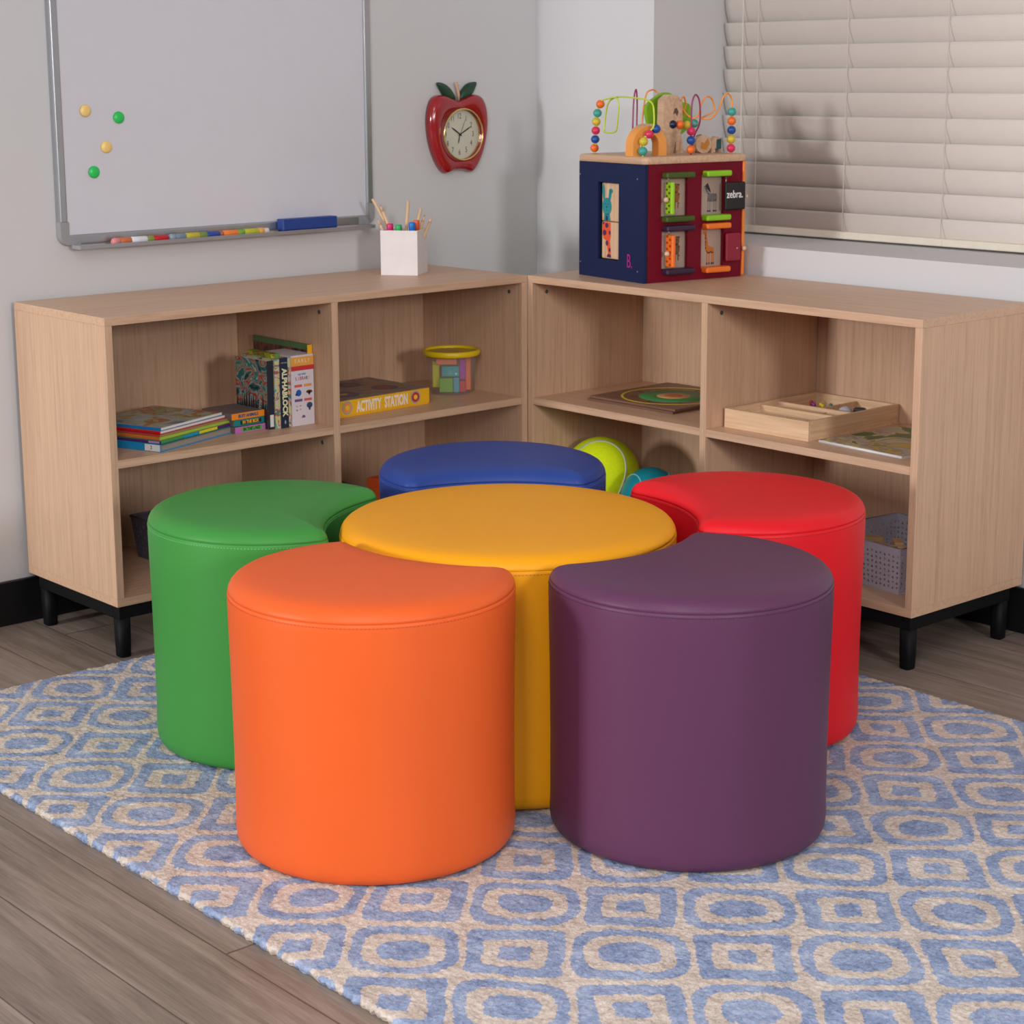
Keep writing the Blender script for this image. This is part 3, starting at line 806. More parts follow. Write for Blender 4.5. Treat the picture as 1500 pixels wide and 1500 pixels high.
    obj('monogram', bm, plain((184, 26, 124), .5), pb, label='magenta letter B')
    for tt, zz in ((.029, .247), (.026, .027), (.264, .033), (.266, .250)):
        bm = newbm(); lathe(bm, [(.0022, 0), (.0018, .0008)], 10, M=frame((-tt, 0, zz), (1, 0, 0), (0, 0, 1))); obj('screw', bm, plain((150, 160, 180), .3, .7), pb)
    # wires (local: x=-t, y=s, z above the base)
    zb = ZT
    def W(pts, c, label, rad=.0021):
        bm = newbm(); tube(bm, smooth_path([(-t_, s_, z_-zb) for t_, s_, z_ in pts], 8), rad, 8); return obj('bead_wire', bm, plain(c, .35), r, label=label)
    TEAL = (60, 160, 150); ORG = (238, 112, 36); YEL = (206, 186, 50); MAG = (216, 44, 88); BLU = (18, 74, 150); NVY = (20, 30, 66)
    def beads(lst, wire, rad=.0108):
        for (t_, s_, z_), c in lst:
            bm = newbm(); ball(bm, (-t_, s_, z_-zb), rad, seg=18, sc=(1, 1, .97)); obj('bead', bm, plain(c, .32), wire, label={TEAL: 'teal', ORG: 'orange', YEL: 'yellow', MAG: 'magenta', BLU: 'blue', NVY: 'navy'}[c]+' bead')
    lw = W([(.262, .04, 1.046), (.258, .04, 1.06), (.256, .04, 1.104), (.250, .04, 1.146), (.240, .04, 1.172), (.225, .04, 1.178), (.178, .04, 1.184), (.155, .035, 1.172), (.166, .04, 1.125), (.182, .045, 1.102), (.222, .045, 1.100), (.234, .05, 1.112), (.222, .05, 1.165), (.195, .05, 1.183), (.150, .045, 1.186), (.10, .04, 1.184), (.05, .04, 1.180), (.026, .04, 1.170), (.02, .04, 1.150), (.02, .04, 1.120), (.025, .034, 1.108), (.03, .025, 1.095), (.03, .018, 1.08), (.03, .016, 1.046)], (196, 214, 60), 'lime wire')
    beads([((.262, .04, 1.0605), ORG), ((.259, .04, 1.082), BLU), ((.257, .04, 1.1035), MAG), ((.255, .04, 1.125), YEL), ((.250, .04, 1.146), TEAL), ((.238, .04, 1.168), ORG)], lw)
    beads([((.03, .016, 1.0605), TEAL), ((.03, .018, 1.083), YEL), ((.028, .033, 1.100), MAG), ((.024, .050, 1.112), BLU)], lw)
    mw = W([(.03, .160, 1.046), (.03, .160, 1.12), (.03, .161, 1.165), (.03, .167, 1.185), (.03, .174, 1.190), (.03, .183, 1.178), (.03, .187, 1.15), (.034, .188, 1.12), (.05, .185, 1.09), (.055, .180, 1.046)], (150, 40, 96), 'plum wire')
    W([(.150, .072, 1.046), (.150, .074, 1.11), (.151, .077, 1.17), (.152, .082, 1.198), (.153, .087, 1.200), (.154, .090, 1.17), (.155, .090, 1.12), (.155, .088, 1.046)], (150, 40, 96), 'thin upright plum wire loop')
    beads([((.03, .160, 1.0605), ORG), ((.03, .160, 1.0825), BLU), ((.03, .160, 1.104), MAG)], mw)
    ow = W([(.03, .284, 1.046), (.03, .285, 1.16), (.03, .283, 1.180), (.03, .272, 1.192), (.03, .258, 1.184), (.035, .248, 1.155), (.045, .235, 1.134), (.07, .225, 1.132), (.10, .250, 1.134), (.10, .285, 1.15), (.10, .280, 1.176), (.10, .262, 1.184), (.10, .245, 1.165), (.11, .245, 1.140), (.12, .235, 1.132), (.13, .215, 1.15), (.13, .207, 1.175), (.13, .215, 1.184), (.14, .228, 1.165), (.15, .225, 1.14), (.17, .21, 1.15), (.2, .185, 1.195), (.2, .165, 1.200), (.2, .15, 1.185), (.2, .14, 1.12), (.2, .14, 1.046)], (240, 150, 50), 'orange wire')
    beads([((.03, .284, 1.0605), MAG), ((.03, .284, 1.082), YEL), ((.03, .285, 1.104), BLU), ((.03, .285, 1.126), ORG), ((.03, .285, 1.148), TEAL)], ow)
    rw = W([(.13, .165, 1.118), (.12, .20, 1.117), (.11, .25, 1.119)], (180, 140, 90), 'short wire through the trunk')
    beads([((.125, .177, 1.118), NVY), ((.12, .196, 1.117), ORG), ((.12, .217, 1.116), YEL), ((.12, .240, 1.119), TEAL)], rw)
    # orange arch tunnel
    def archpoly(ro, ri, hgt, n=14):
        P = [(-ro, 0)] + [(ro*math.cos(a), hgt+ro*math.sin(a)*.9) for a in np.linspace(PI, 0, n)] + [(ro, 0), (ri, 0)]
        P += [(ri*math.cos(a), hgt+ri*math.sin(a)*.9) for a in np.linspace(0, PI, n)] + [(-ri, 0)]
        return P
    zt = ZT0
    def arch(y, x0, x1, mat, ro, ri, h, nm):
        bm = newbm(); P = archpoly(ro, ri, h); n = len(P); half = (n)//2
        A = [bm.verts.new((x0, y+u_, zt+v_)) for u_, v_ in P]; B_ = [bm.verts.new((x1, y+u_, zt+v_)) for u_, v_ in P]
        for i in range(n): bm.faces.new((A[i], A[(i+1) % n], B_[(i+1) % n], B_[i]))
        for R_ in (A, B_):
            for i in range(half-1): bm.faces.new((R_[i], R_[i+1], R_[n-2-i], R_[n-1-i]))
        return obj(nm, bm, mat, r)
    arch(.048, -.075, -.045, plain((240, 160, 76), .45), .050, .029, .026, 'tunnel_arch')
    arch(.078, -.11, -.085, BIRCH, .052, .034, .028, 'tunnel_arch')
    # carved trunk with green crown
    bm = newbm(); M = frame((-.150, 0, 0), (0, 1, 0), (0, 0, 1))
    prism(bm, [(.150, zt), (.152, zt+.06), (.148, zt+.075), (.150, zt+.130), (.168, zt+.142), (.192, zt+.140), (.206, zt+.120), (.208, zt+.07), (.202, zt+.05), (.212, zt), (.190, zt), (.186, zt+.03), (.180, zt)], 0, .026, M)
    tk = obj('tree_trunk_piece', bm, BIRCH, r)
    bm = newbm(); prism(bm, [(.178, zt+.095), (.182, zt+.108), (.188, zt+.110), (.194, zt+.100), (.190, zt+.090), (.184, zt+.098)], .0262, .0268, M); obj('owl_print', bm, plain((96, 72, 60), .5), tk)
    bm = newbm(); M = frame((-.185, 0, 0), (0, 1, 0), (0, 0, 1))
    prism(bm, [(p.x, p.y) for p in smooth_path([(.140, zt+.075, 0), (.134, zt+.11, 0), (.150, zt+.128, 0), (.185, zt+.146, 0), (.210, zt+.143, 0), (.232, zt+.125, 0), (.268, zt+.115, 0), (.270, zt+.07, 0), (.245, zt+.045, 0), (.20, zt+.03, 0), (.16, zt+.04, 0)], 5, True)], 0, .012, M)
    obj('leafy_crown_piece', bm, plain((128, 176, 20), .45), r, label='lime green crown piece')
    bm = newbm(); box(bm, -.186, -.172, .19, .20, zt, zt+.05); obj('crown_peg', bm, BIRCH, r)
    # sliding animal pieces
    def slid(s0, x, polys, nm, lab):
        bm = newbm(); M = frame((x, 0, 0), (0, 1, 0), (0, 0, 1))
        for (P, h0, h1, mi) in polys: prism(bm, P, h0, h1, M, mi)
        return bm
    c20 = [( .238+.025*math.cos(a), zt+.022+.022*math.sin(a)) for a in np.linspace(0, 2*PI, 22)[:-1]]
    bm = slid(0, -.09, [(c20, 0, .012, 0), ([(.228, zt+.012), (.246, zt+.008), (.256, zt+.024), (.250, zt+.036), (.240, zt+.024), (.230, zt+.028)], .012, .0126, 1)], '', '')
    obj('bird_piece', bm, [BIRCH, plain((196, 128, 50), .5)], r, label='round wooden bird piece')
    hp = [(.268, zt), (.270, zt+.030), (.282, zt+.040), (.300, zt+.036), (.300, zt), (.292, zt), (.290, zt+.010), (.278, zt+.010), (.276, zt)]
    bm = slid(0, -.10, [(hp, 0, .014, 0), ([(.283, zt+.006), (.284, zt+.032), (.299, zt+.034), (.299, zt+.010)], .014, .0146, 1)], '', '')
    obj('elephant_piece', bm, [BIRCH, plain((26, 86, 88), .5)], r, label='wooden elephant piece painted teal')
    bm = newbm(); prism(bm, [(.252, zt), (.254, zt+.040), (.264, zt+.044), (.270, zt+.020), (.268, zt)], 0, .010, frame((-.13, 0, 0), (0, 1, 0), (0, 0, 1))); obj('bear_piece', bm, BLACK, r, label='small black animal piece')
cube()

# ------------------------------------------------------------------ window blind
def blind():
    r = thing('window_blind', 'closed cream slatted blind over the window', 'blind', (0, .69, 0))
    m = plain((228, 218, 210), .5, 0, .35, 0, 400, .015); m2 = plain((222, 213, 196), .45)
    x0, x1 = .030, 2.34
    rows = [.889 + .0601*i for i in range(0, 20)]
    first = None
    for i, z in enumerate(rows):
        bm = newbm(); prof = []
        n = 8
        for k in range(n+1):
            t_ = k/n; yy = .013 - .019*t_ - .0035*math.sin(PI*t_); zz = .066*(t_-1)
            prof.append((yy, zz))
        th = .0028
        P = prof + [(y+th, z_+.0003) for y, z_ in reversed(prof)]
        A = [bm.verts.new((x0, y, z+z_)) for y, z_ in P]; B_ = [bm.verts.new((x1, y, z+z_)) for y, z_ in P]
        nn = len(P)
        for k in range(nn):
            f = bm.faces.new((A[k], A[(k+1) % nn], B_[(k+1) % nn], B_[k])); f.smooth = k not in (n, nn-1)
        for R_ in (A, B_):
            for k in range(n): bm.faces.new((R_[k], R_[k+1], R_[nn-2-k], R_[nn-1-k]))
        obj('slat', bm, m, r)
    bm = newbm()
    box(bm, x0, x1, -.012, .020, .823, .842, .003); obj('bottom_rail', bm, m2, r)
    bm = newbm(); box(bm, x0-.002, x1+.005, -.02, .035, 2.0, 2.048, .002); obj('head_rail', bm, m, r)
    for x in (.151, .444, .744, 1.045, 1.345, 1.645, 1.945):
        for dx, dy in ((0, -.0085),):
            bm = newbm(); pts = []
            for i, z in enumerate([.842]+rows):
                pts += [(x+dx+.002, dy-.004, z+.002), (x+dx-.002, dy+.001, z+.045)]
            tube(bm, pts, .0009, 6); obj('ladder_cord', bm, plain((204, 195, 188), .7), r)
        bm = newbm(); box(bm, x-.006, x+.006, -.0135, -.012, .825, .841, .0005); obj('cord_plug', bm, m2, r)
    bm = newbm(); tube(bm, smooth_path([(.098, -.010, 1.98), (.099, -.012, 1.2), (.098, -.014, .99), (.090, -.018, .92), (.072, -.022, .885), (.060, -.02, .850)], 6), .0011, 6); obj('pull_cord', bm, plain((216, 208, 198), .6), r)
    bm = newbm(); lathe(bm, [(.0015, .02), (.004, .012), (.005, 0)], 10, c=(.06, -.02, .832)); obj('cord_tassel', bm, m2, r)
blind()

# ------------------------------------------------------------------ books on the left cabinet
GB = 'picture books lying in the stack'
PAG = plain((226, 222, 216), .8); GPAG = plain((150, 140, 128), .8)
def lying_book(loc, rz, l, w, h, cover, spine, label, hard=True, pages=PAG, extra=None, front=None, group=GB):
    """origin = front right corner of spine; +x along fore edge direction (away from spine), +y along spine"""
    r = thing('picture_book', label, 'book', loc, rz, group)
    c = .0022 if hard else .0007
    bm = newbm(); box(bm, 0, l, 0, w, h-c, h, .0003); obj('front_cover', bm, cover, r)
    bm = newbm(); box(bm, 0, l, 0, w, 0, c, .0003); obj('back_cover', bm, spine, r)
    bm = newbm(); box(bm, -.0012, .0012, 0, w, .0002, h-.0002, .0008); sp = obj('spine', bm, spine, r)
    bm = newbm(); box(bm, .0014, l-(.004 if hard else .0004), (.003 if hard else .0003), w-(.003 if hard else .0003), c, h-c); obj('pages', bm, pages, r)
    return r, sp
# stack: long edge from front corner toward the right (azimuth 109), spine edge toward back-left
ux = math.radians(109)
fc = (-.017, -1.066)
B1 = plain((18, 134, 190), .35); 
z = ZS
r1, sp = lying_book((fc[0], fc[1], z), ux, .258, .215, .0175, plain((30, 110, 110), .4), B1, 'thick blue hardback with white spine label, bottom of the book stack', True, GPAG)
bm = newbm(); box(bm, -.0017, -.0011, .002, .044, .0015, .016); lb = obj('spine_label', bm, plain((222, 222, 220), .6), sp, label='white spine label with a black figure two')
bm = newbm(); text_bm(bm, '2', .012, frame((-.0019, .026, .0088), (0, -1, 0), (0, 0, 1)), .0001); obj('label_numeral', bm, BLACK, sp)
z += .0177
r2, sp = lying_book((fc[0]-.002, fc[1]+.002, z), ux+.01, .250, .205, .0065, plain((46, 160, 96), .4), plain((76, 34, 112), .4), 'thin book with purple spine and lilac label, second from the bottom', False, plain((60, 150, 80), .6))
bm = newbm(); box(bm, -.0017, -.0011, .004, .034, .001, .0056); obj('spine_label', bm, plain((168, 138, 190), .6), sp, label='lilac spine label')
for a, b_, c in ((.08, .135, (20, 150, 190)), (.135, .20, (226, 214, 40)), (.20, .249, (84, 34, 110))):
    bm = newbm(); box(bm, a, b_, -.0006, .0002, .0002, .0063); obj('coloured_edge', bm, plain(c, .5), r2)
z += .0067
lying_book((fc[0]-.010, fc[1]+.004, z), ux-.01, .246, .20, .0070, plain((150, 190, 60), .4), plain((206, 110, 50), .4), 'thin lime green book with orange spine in the middle of the stack', False, plain((164, 196, 70), .6))
z += .0072
lying_book((fc[0]-.012, fc[1]+.006, z), ux-.02, .235, .20, .0045, plain((180, 50, 50), .4), plain((190, 60, 60), .4), 'thin red-edged book above the lime green one', False, plain((150, 140, 90), .6))
z += .0047
lying_book((fc[0]-.020, fc[1]+.012, z), ux, .232, .20, .0060, plain((150, 150, 158), .4), plain((196, 26, 44), .4), 'white-paged paperback with red spine, second from the top', False)
z += .0062
TOPART = art('garden_picture', [(86, 102, 140), (146, 156, 160), (166, 172, 160), (160, 160, 120), (170, 96, 70), (128, 150, 90)], 14, (1, 1, 1), 3)
lying_book((fc[0]-.024, fc[1]+.016, z), ux+.015, .222, .20, .0065, TOPART, plain((22, 120, 190), .35), 'paperback with pale illustrated cover and blue spine, top of the stack', False)

# small board books
for i, (c, tx, tc, lab, d) in enumerate(((( 190, 104, 182), 'IN THE LAKE', (24, 60, 40), 'small purple board book, bottom of the three', 0),
                                       ((20, 130, 126), 'IN THE BOX', (228, 170, 40), 'small teal board book in the middle of the three', -.004),
                                       ((240, 142, 40), 'BUSY ANIMALS', (20, 84, 124), 'small orange board book on top of the three', -.002))):
    r = thing('board_book', lab, 'book', (-.084+d, -.832+(.003 if i != 2 else -.004), ZS+.0158*i), math.radians(93), 'small board books stacked by the upright books')
    bm = newbm(); box(bm, .0, .0935, .0, .115, .0, .0152, .0012); obj('book_block', bm, plain((112, 98, 96), .5), r)
    bm = newbm(); box(bm, .0, .0935, -.0008, .0, .0004, .0150, .0003); e = obj('spine', bm, plain(c, .4), r)
    bm = newbm(); box(bm, .018, .078, -.0012, -.0008, .003, .0125); obj('title_band', bm, plain(((90, 170, 60), (30, 40, 46), (226, 132, 34))[i], .5), e)
    bm = newbm(); text_bm(bm, tx, .0105, frame((.047, -.0013, .0078), (1, 0, 0), (0, 0, 1)), .0002, .80, offset=.0004)
    obj('title_lettering', bm, plain(tc, .5), e)

# upright books (front edges face +x; local frames: world axes)
JUNG = art('jungle_picture', [(28, 48, 60), (22, 110, 110), (150, 166, 160), (190, 60, 50), (140, 150, 130), (40, 130, 130), (190, 180, 160)], 20, (1, 1, 1), 5)
SKY = plain((28, 34, 48), .5)
GU = 'books standing upright at the right of the book compartment'
r = thing('picture_book', 'upright picture book with colourful flames over a dark skyline', 'book', (-.1995, -.7425, ZS), math.radians(1), GU)
bm = newbm(); box(bm, 0, .122, 0, .014, 0, .158, .001); obj('pages', bm, PAG, r)
bm = newbm(); box(bm, -.002, .124, -.002, 0, 0, .160, .0004)
fc_ = obj('front_cover', bm, JUNG, r)
sk = newbm(); rs = random.Random(4); top = []
xx = .122; hi = True
while xx > .0:
    top.append((xx, rs.uniform(.060, .090) if hi else rs.uniform(.034, .048))); xx -= rs.uniform(.0035, .0075) if hi else rs.uniform(.003, .005); hi = not hi
poly = [(0, .002), (.122, .002)] + top + [(0, .05)]
prism(sk, poly, 0, .0003, frame((0, -.0021, 0), (1, 0, 0), (0, 0, 1))); obj('skyline_print', sk, SKY, fc_)
bm = newbm(); text_bm(bm, 'ALPHABLOCK', .017, frame((.092, -.0026, .048), (0, 0, -1), (1, 0, 0)), .0001, .6); obj('cover_lettering', bm, plain((200, 196, 180), .5), fc_)
bm = newbm(); box(bm, .122, .1245, -.002, .016, 0, .160, .0006); sp = obj('spine', bm, SKY, r)
bm = newbm(); box(bm, .1246, .1250, .003, .013, .006, .034); obj('spine_label', bm, plain((220, 218, 212), .6), sp, label='white library label')
# alphabet board book
r = thing('alphabet_board_book', 'thick board book with navy spine reading ALPHABLOCK', 'book', (-.205, -.724, ZS), 0, GU)
bm = newbm(); box(bm, 0, .134, .0, .0445, 0, .162, .0008); obj('page_block', bm, art('letter_blocks_picture', [(206, 196, 176), (24, 130, 120), (200, 90, 50), (190, 190, 180), (212, 200, 60), (190, 190, 180), (90, 170, 170)], 34, (1, 1, 1), 9), r)
bm = newbm(); box(bm, .004, .105, .012, .034, .155, .1705, .0005); obj('raised_page', bm, art('lime_picture', [(150, 180, 40), (170, 190, 50), (180, 60, 40), (90, 150, 60)], 30, (1, 1, 1), 8), r, label='lime green page edge sticking up')
bm = newbm(); box(bm, .134, .1375, .013, .0345, 0, .165, .0008); sp = obj('spine', bm, plain((24, 38, 62), .4), r)
bm = newbm(); text_bm(bm, 'ALPHABLOCK', .0190, frame((.1377, .0240, .084), (0, 0, -1), (0, 1, 0)), .0002, .93, offset=.0007); obj('title_lettering', bm, plain((232, 226, 180), .5), sp, label='cream letters ALPHABLOCK')
bm = newbm(); text_bm(bm, 'CHRISTOPHER', .004, frame((.1377, .024, .153), (0, 1, 0), (0, 0, 1)), .0002, .7); ball(bm, (.1376, .024, .014), .0028, seg=10, sc=(.1, .8, 1.6)); obj('small_print', bm, plain((150, 170, 180), .5), sp)
# boxed set
r = thing('boxed_book_set', 'white boxed mini book set with orange and red bands reading EARLY LIBRARY', 'boxed book set', (-.185, -.6785, ZS), 0, GU)
bm = newbm(); box(bm, 0, .115, 0, .064, 0, .166, .0008); bx = obj('slipcase', bm, plain((214, 204, 210), .5), r)
bm = newbm(); box(bm, .115, .1154, .0, .064, .141, .162); obj('orange_band', bm, plain((226, 160, 70), .5), bx)
bm = newbm(); box(bm, .115, .1155, .0, .064, .130, .141); obj('red_band', bm, plain((200, 46, 52), .5), bx)
bm = newbm(); text_bm(bm, 'EARLY', .013, frame((.1155, .032, .152), (0, 1, 0), (0, 0, 1)), .0001, .95, space=1.35); obj('title_lettering', bm, plain((240, 214, 170), .5), bx)
for k, (ch, c) in enumerate(zip('LIBRARY', ((90, 90, 110), (220, 90, 90), (200, 60, 90), (190, 60, 60), (110, 130, 130), (60, 80, 110), (220, 170, 120)))):
    bm = newbm(); text_bm(bm, ch, .0115, frame((.1153, .014+.006*k, .111), (0, 1, 0), (0, 0, 1)), .0001, .8, offset=.0002); obj('title_lettering', bm, plain(c, .5), bx)
bm = newbm(); text_bm(bm, 'my mini', .0075, frame((.1153, .030, .1215), (0, 1, 0), (0, 0, 1)), .0001, .9, offset=.0002); obj('title_lettering', bm, plain((60, 130, 170), .5), bx)
pc = newbm(); 
for (y_, z_, a, b_, mi) in ((.020, .0775, .0075, .008, 0), (.013, .074, .003, .003, 0), (.050, .078, .009, .004, 1), (.050, .075, .003, .005, 1), (.050, .046, .0085, .007, 2), (.050, .038, .003, .004, 2), (.014, .046, .002, .0014, 3), (.024, .047, .0025, .0014, 3), (.014, .037, .0025, .0014, 0), (.024, .038, .002, .0014, 3)):
    prism(pc, [(y_+a*math.cos(q), z_+b_*math.sin(q)) for q in np.linspace(0, 2*PI, 15)[:-1]], 0, .0003, frame((.115, 0, 0), (0, 1, 0), (0, 0, 1)), mi)
for (y_, z_, mi) in ((.019, .094, 4), (.046, .094, 5), (.019, .060, 6), (.046, .060, 4)):
    prism(pc, [(y_-.011, z_-.003), (y_+.011, z_-.003), (y_+.011, z_+.003), (y_-.011, z_+.003)], 0, .0003, frame((.115, 0, 0), (0, 1, 0), (0, 0, 1)), mi)
prism(pc, [(.026, .018), (.038, .018), (.036, .023), (.031, .025)], 0, .0003, frame((.115, 0, 0), (0, 1, 0), (0, 0, 1)), 6)
obj('cover_pictures', pc, [plain((30, 90, 170), .5), plain((90, 60, 50), .5), plain((60, 70, 100), .5), plain((196, 110, 110), .5), plain((214, 90, 80), .5), plain((222, 150, 80), .5), plain((110, 80, 130), .5)], bx)
# tall yellow book and green-topped book behind
r = thing('picture_book', 'tall picture book with bright yellow spine, furthest right beside the divider', 'book', (-.315, -.6128, ZS), 0, GU)
WOODP = art('woodland_picture', [(40, 34, 32), (92, 54, 44), (120, 70, 56), (66, 52, 44), (140, 74, 56)], 22, (1, 1, .4), 2)
bm = newbm(); box(bm, 0, .235, -.003, -.0005, 0, .186, .0005); c_ = obj('front_cover', bm, WOODP, r)
bm = newbm(); box(bm, .236, .2368, -.012, .0015, .0, .186, .0002); sp = obj('spine', bm, plain((238, 176, 24), .4), r)
bm = newbm(); box(bm, .0, .2356, -.0036, -.003, .172, .1855); obj('green_top_band', bm, plain((88, 124, 82), .5), c_)
bm = newbm(); box(bm, .180, .2356, -.0036, -.003, .048, .150); obj('orange_patch', bm, plain((242, 146, 34), .5), c_)
bm = newbm(); box(bm, .195, .2356, -.0036, -.003, .004, .046); obj('green_patch', bm, plain((70, 96, 84), .5), c_)
for z_ in (.064, .098, .132):
    bm = newbm(); prism(bm, [(-.0085, z_-.004), (-.0085, z_+.005), (-.0035, z_)], 0, .0003, frame((.2369, 0, 0), (0, 1, 0), (0, 0, 1))); obj('triangle_mark', bm, BLACK, sp)
bm = newbm(); box(bm, .2369, .2375, -.0115, -.0065, .008, .036); obj('spine_label', bm, plain((226, 226, 226), .6), sp)
bm = newbm(); box(bm, 0, .235, -.0005, .0015, 0, .184); obj('pages', bm, PAG, r)
# ------------------------------------------------------------------ activity station box
r = thing('board_game_box', 'yellow boxed kit reading ACTIVITY STATION on the left cabinet shelf', 'boxed game', (-.078, -.565, ZS), math.radians(92.5))
YB = plain((238, 180, 26), .4)
bm = newbm(); box(bm, 0, .318, .002, .232, 0, .012, .0008); obj('box_base', bm, YB, r)
bm = newbm(); box(bm, 0, .318, 0, .234, .004, .0405, .0008); lid = obj('box_lid', bm, YB, r)
bm = newbm(); box(bm, .001, .317, .001, .233, .0405, .0413); tp = obj('lid_picture', bm, art('activity_cover', [(108, 96, 98), (124, 112, 112), (140, 126, 120), (150, 110, 60), (120, 104, 112), (140, 80, 66)], 12, (1, 1, 1), 6), lid)
RP = [plain((92, 84, 96), .5), plain((120, 96, 110), .5), plain((206, 166, 60), .5), plain((150, 76, 70), .5)]
for (x_, y_, a, mi) in ((.10, .07, .040, 0), (.10, .07, .024, 1), (.10, .07, .012, 2), (.24, .08, .034, 0), (.24, .08, .020, 3), (.20, .17, .032, 0), (.20, .17, .018, 1), (.07, .17, .032, 0), (.07, .17, .018, 3)):
    pc = newbm(); prism(pc, [(x_+a*math.cos(q), y_+a*math.sin(q)) for q in np.linspace(0, 2*PI, 29)[:-1]], 0, .0003+.0001*(mi), Matrix.Translation((0, 0, .0413)))
    obj('round_picture', pc, RP[mi], lid)
bm = newbm(); text_bm(bm, 'ACTIVITY', .036, frame((.122, -.0004, .0205), (1, 0, 0), (0, 0, 1)), .0002, .50, offset=.0012); text_bm(bm, 'STATION', .036, frame((.209, -.0004, .0205), (1, 0, 0), (0, 0, 1)), .0002, .50, offset=.0012)
obj('title_lettering', bm, plain((240, 230, 214), .5), lid, label='white words ACTIVITY STATION')
for x_, cc in ((.054, (232, 150, 60)), (.272, (190, 50, 40))):
    bm = newbm()
    for k, (a, mi) in enumerate(((.0165, 0), (.0125, 1), (.006, 2))):
        prism(bm, [(x_+a*math.cos(q), .0225+a*math.sin(q)) for q in np.linspace(0, 2*PI, 25)[:-1]], 0, .0002+.0002*k, frame((0, 0, 0), (1, 0, 0), (0, 0, 1)), mi)
    obj('round_emblem', bm, [plain((160, 160, 156), .5), plain(cc, .5), plain((236, 190, 70), .5)], lid)

# ------------------------------------------------------------------ tub of foam blocks
def tub():
    cx, cy = -.188, -.0945
    r = thing('plastic_tub', 'clear plastic tub with yellow rim full of foam blocks', 'tub', (cx, cy, ZS))
    gl = NT('clear_plastic'); gl.b.inputs['Alpha'].default_value = .12; gl.finish((.72, .66, .62, 1), .12)
    bm = newbm(); lathe(bm, [(.052, 0), (.0545, .002), (.066, .100), (.0650, .100), (.0534, .003), (.050, .0015)], 48); obj('tub_wall', bm, gl.m, r)
    bm = newbm(); tube(bm, [(.0700*math.cos(2*PI*k/56), .0700*math.sin(2*PI*k/56), .1045) for k in range(56)], .0046, 10, closed=True)
    for v in bm.verts: v.co.z = .1045+(v.co.z-.1045)*1.7
    obj('rim', bm, plain((228, 196, 16), .35), r, label='bright yellow rim')
    bm = newbm(); lathe(bm, [(.066, .103), (.066, .106)], 48); obj('lid_panel', bm, plain((186, 152, 60), .3), r)
    G = 'foam blocks in the clear tub'
    blocks = [((-.039, .012, .050), (.018, .018, .068), (206, 200, 20), 'yellow foam block at the left of the tub'),
              ((-.012, .032, .0865), (.020, .052, .018), (238, 130, 80), 'salmon foam block lying under the lid of the tub'),
              ((-.013, .032, .024), (.018, .034, .036), (110, 170, 30), 'lime foam block at the bottom of the tub'),
              ((-.002, .033, .060), (.018, .044, .026), (16, 158, 158), 'teal foam block lying across the middle of the tub'),
              ((.013, .035, .025), (.014, .015, .038), (60, 160, 180), 'light blue foam block standing in the tub'),
              ((.029, .024, .066), (.016, .015, .056), (170, 40, 160), 'purple foam block standing on the right of the tub'),
              ((.029, .018, .018), (.016, .016, .028), (206, 40, 60), 'red foam block at the bottom right of the tub'),
              ((.043, .002, .050), (.016, .013, .086), (240, 118, 70), 'orange foam block standing at the far right of the tub')]
    for (sx, tc, z_), (a, b_, c), col, lab in blocks:
        bm = newbm(); box(bm, -a/2, a/2, -b_/2, b_/2, 0, c, .0012)
        tag(obj('foam_block', bm, plain(col, .6), None, (cx+sx*.65+tc*.75, cy+sx*.76-tc*.65, ZS+max(.003, z_-c/2)), math.radians(-41)), lab, 'foam block', G)
tub()

# ------------------------------------------------------------------ right cabinet contents
BR = plain((112, 78, 62), .5)
for i, (dx, lab) in enumerate(((0, 'brown wooden puzzle board underneath the target puzzle'), (.004, 'wooden puzzle board with green and yellow rings on top'))):
    r = thing('puzzle_board', lab, 'puzzle', (.142+dx, .072+dx, ZS+.0062*i), math.radians(1.5), 'puzzle boards on the right cabinet shelf')
    bm = newbm(); box(bm, 0, .285, 0, .29, 0, .006, .001); obj('board', bm, BR if i == 0 else wood_mat('puzzle_wood', 0, (132, 98, 80), (110, 78, 62), .5), r)
    if i:
        def ring(nm, x_, y_, a, b_, c, z_, ra=1.0):
            bm = newbm(); n = 48
            P = [[Vector((x_+q*math.cos(2*PI*k/n), y_+q*ra*math.sin(2*PI*k/n), zz)) for k in range(n)] for q, zz in ((b_ if b_ else .0005, .006), (b_ if b_ else .0005, z_), (a, z_), (a, .006))]
            rings(bm, P, False, False)
            return obj(nm, bm, plain(c, .5), r)
        ring('yellow_ring', .150, .140, .127, .121, (214, 190, 40), .0064)
        ring('green_ring', .155, .140, .087, 0, (58, 136, 72), .0066)
        ring('tan_ring', .155, .140, .042, 0, (204, 158, 100), .0069)
        ring('orange_centre', .155, .140, .022, 0, (196, 104, 58), .0072)
        bm = newbm()
        for k in range(8):
            a = PI/4*k+.1
            tube(bm, [(.155+.092*math.cos(a), .140+.092*math.sin(a), .0062), (.155+.112*math.cos(a), .140+.112*math.sin(a), .0062)], .0006, 5)
        obj('tick_marks', bm, BLACK, r)

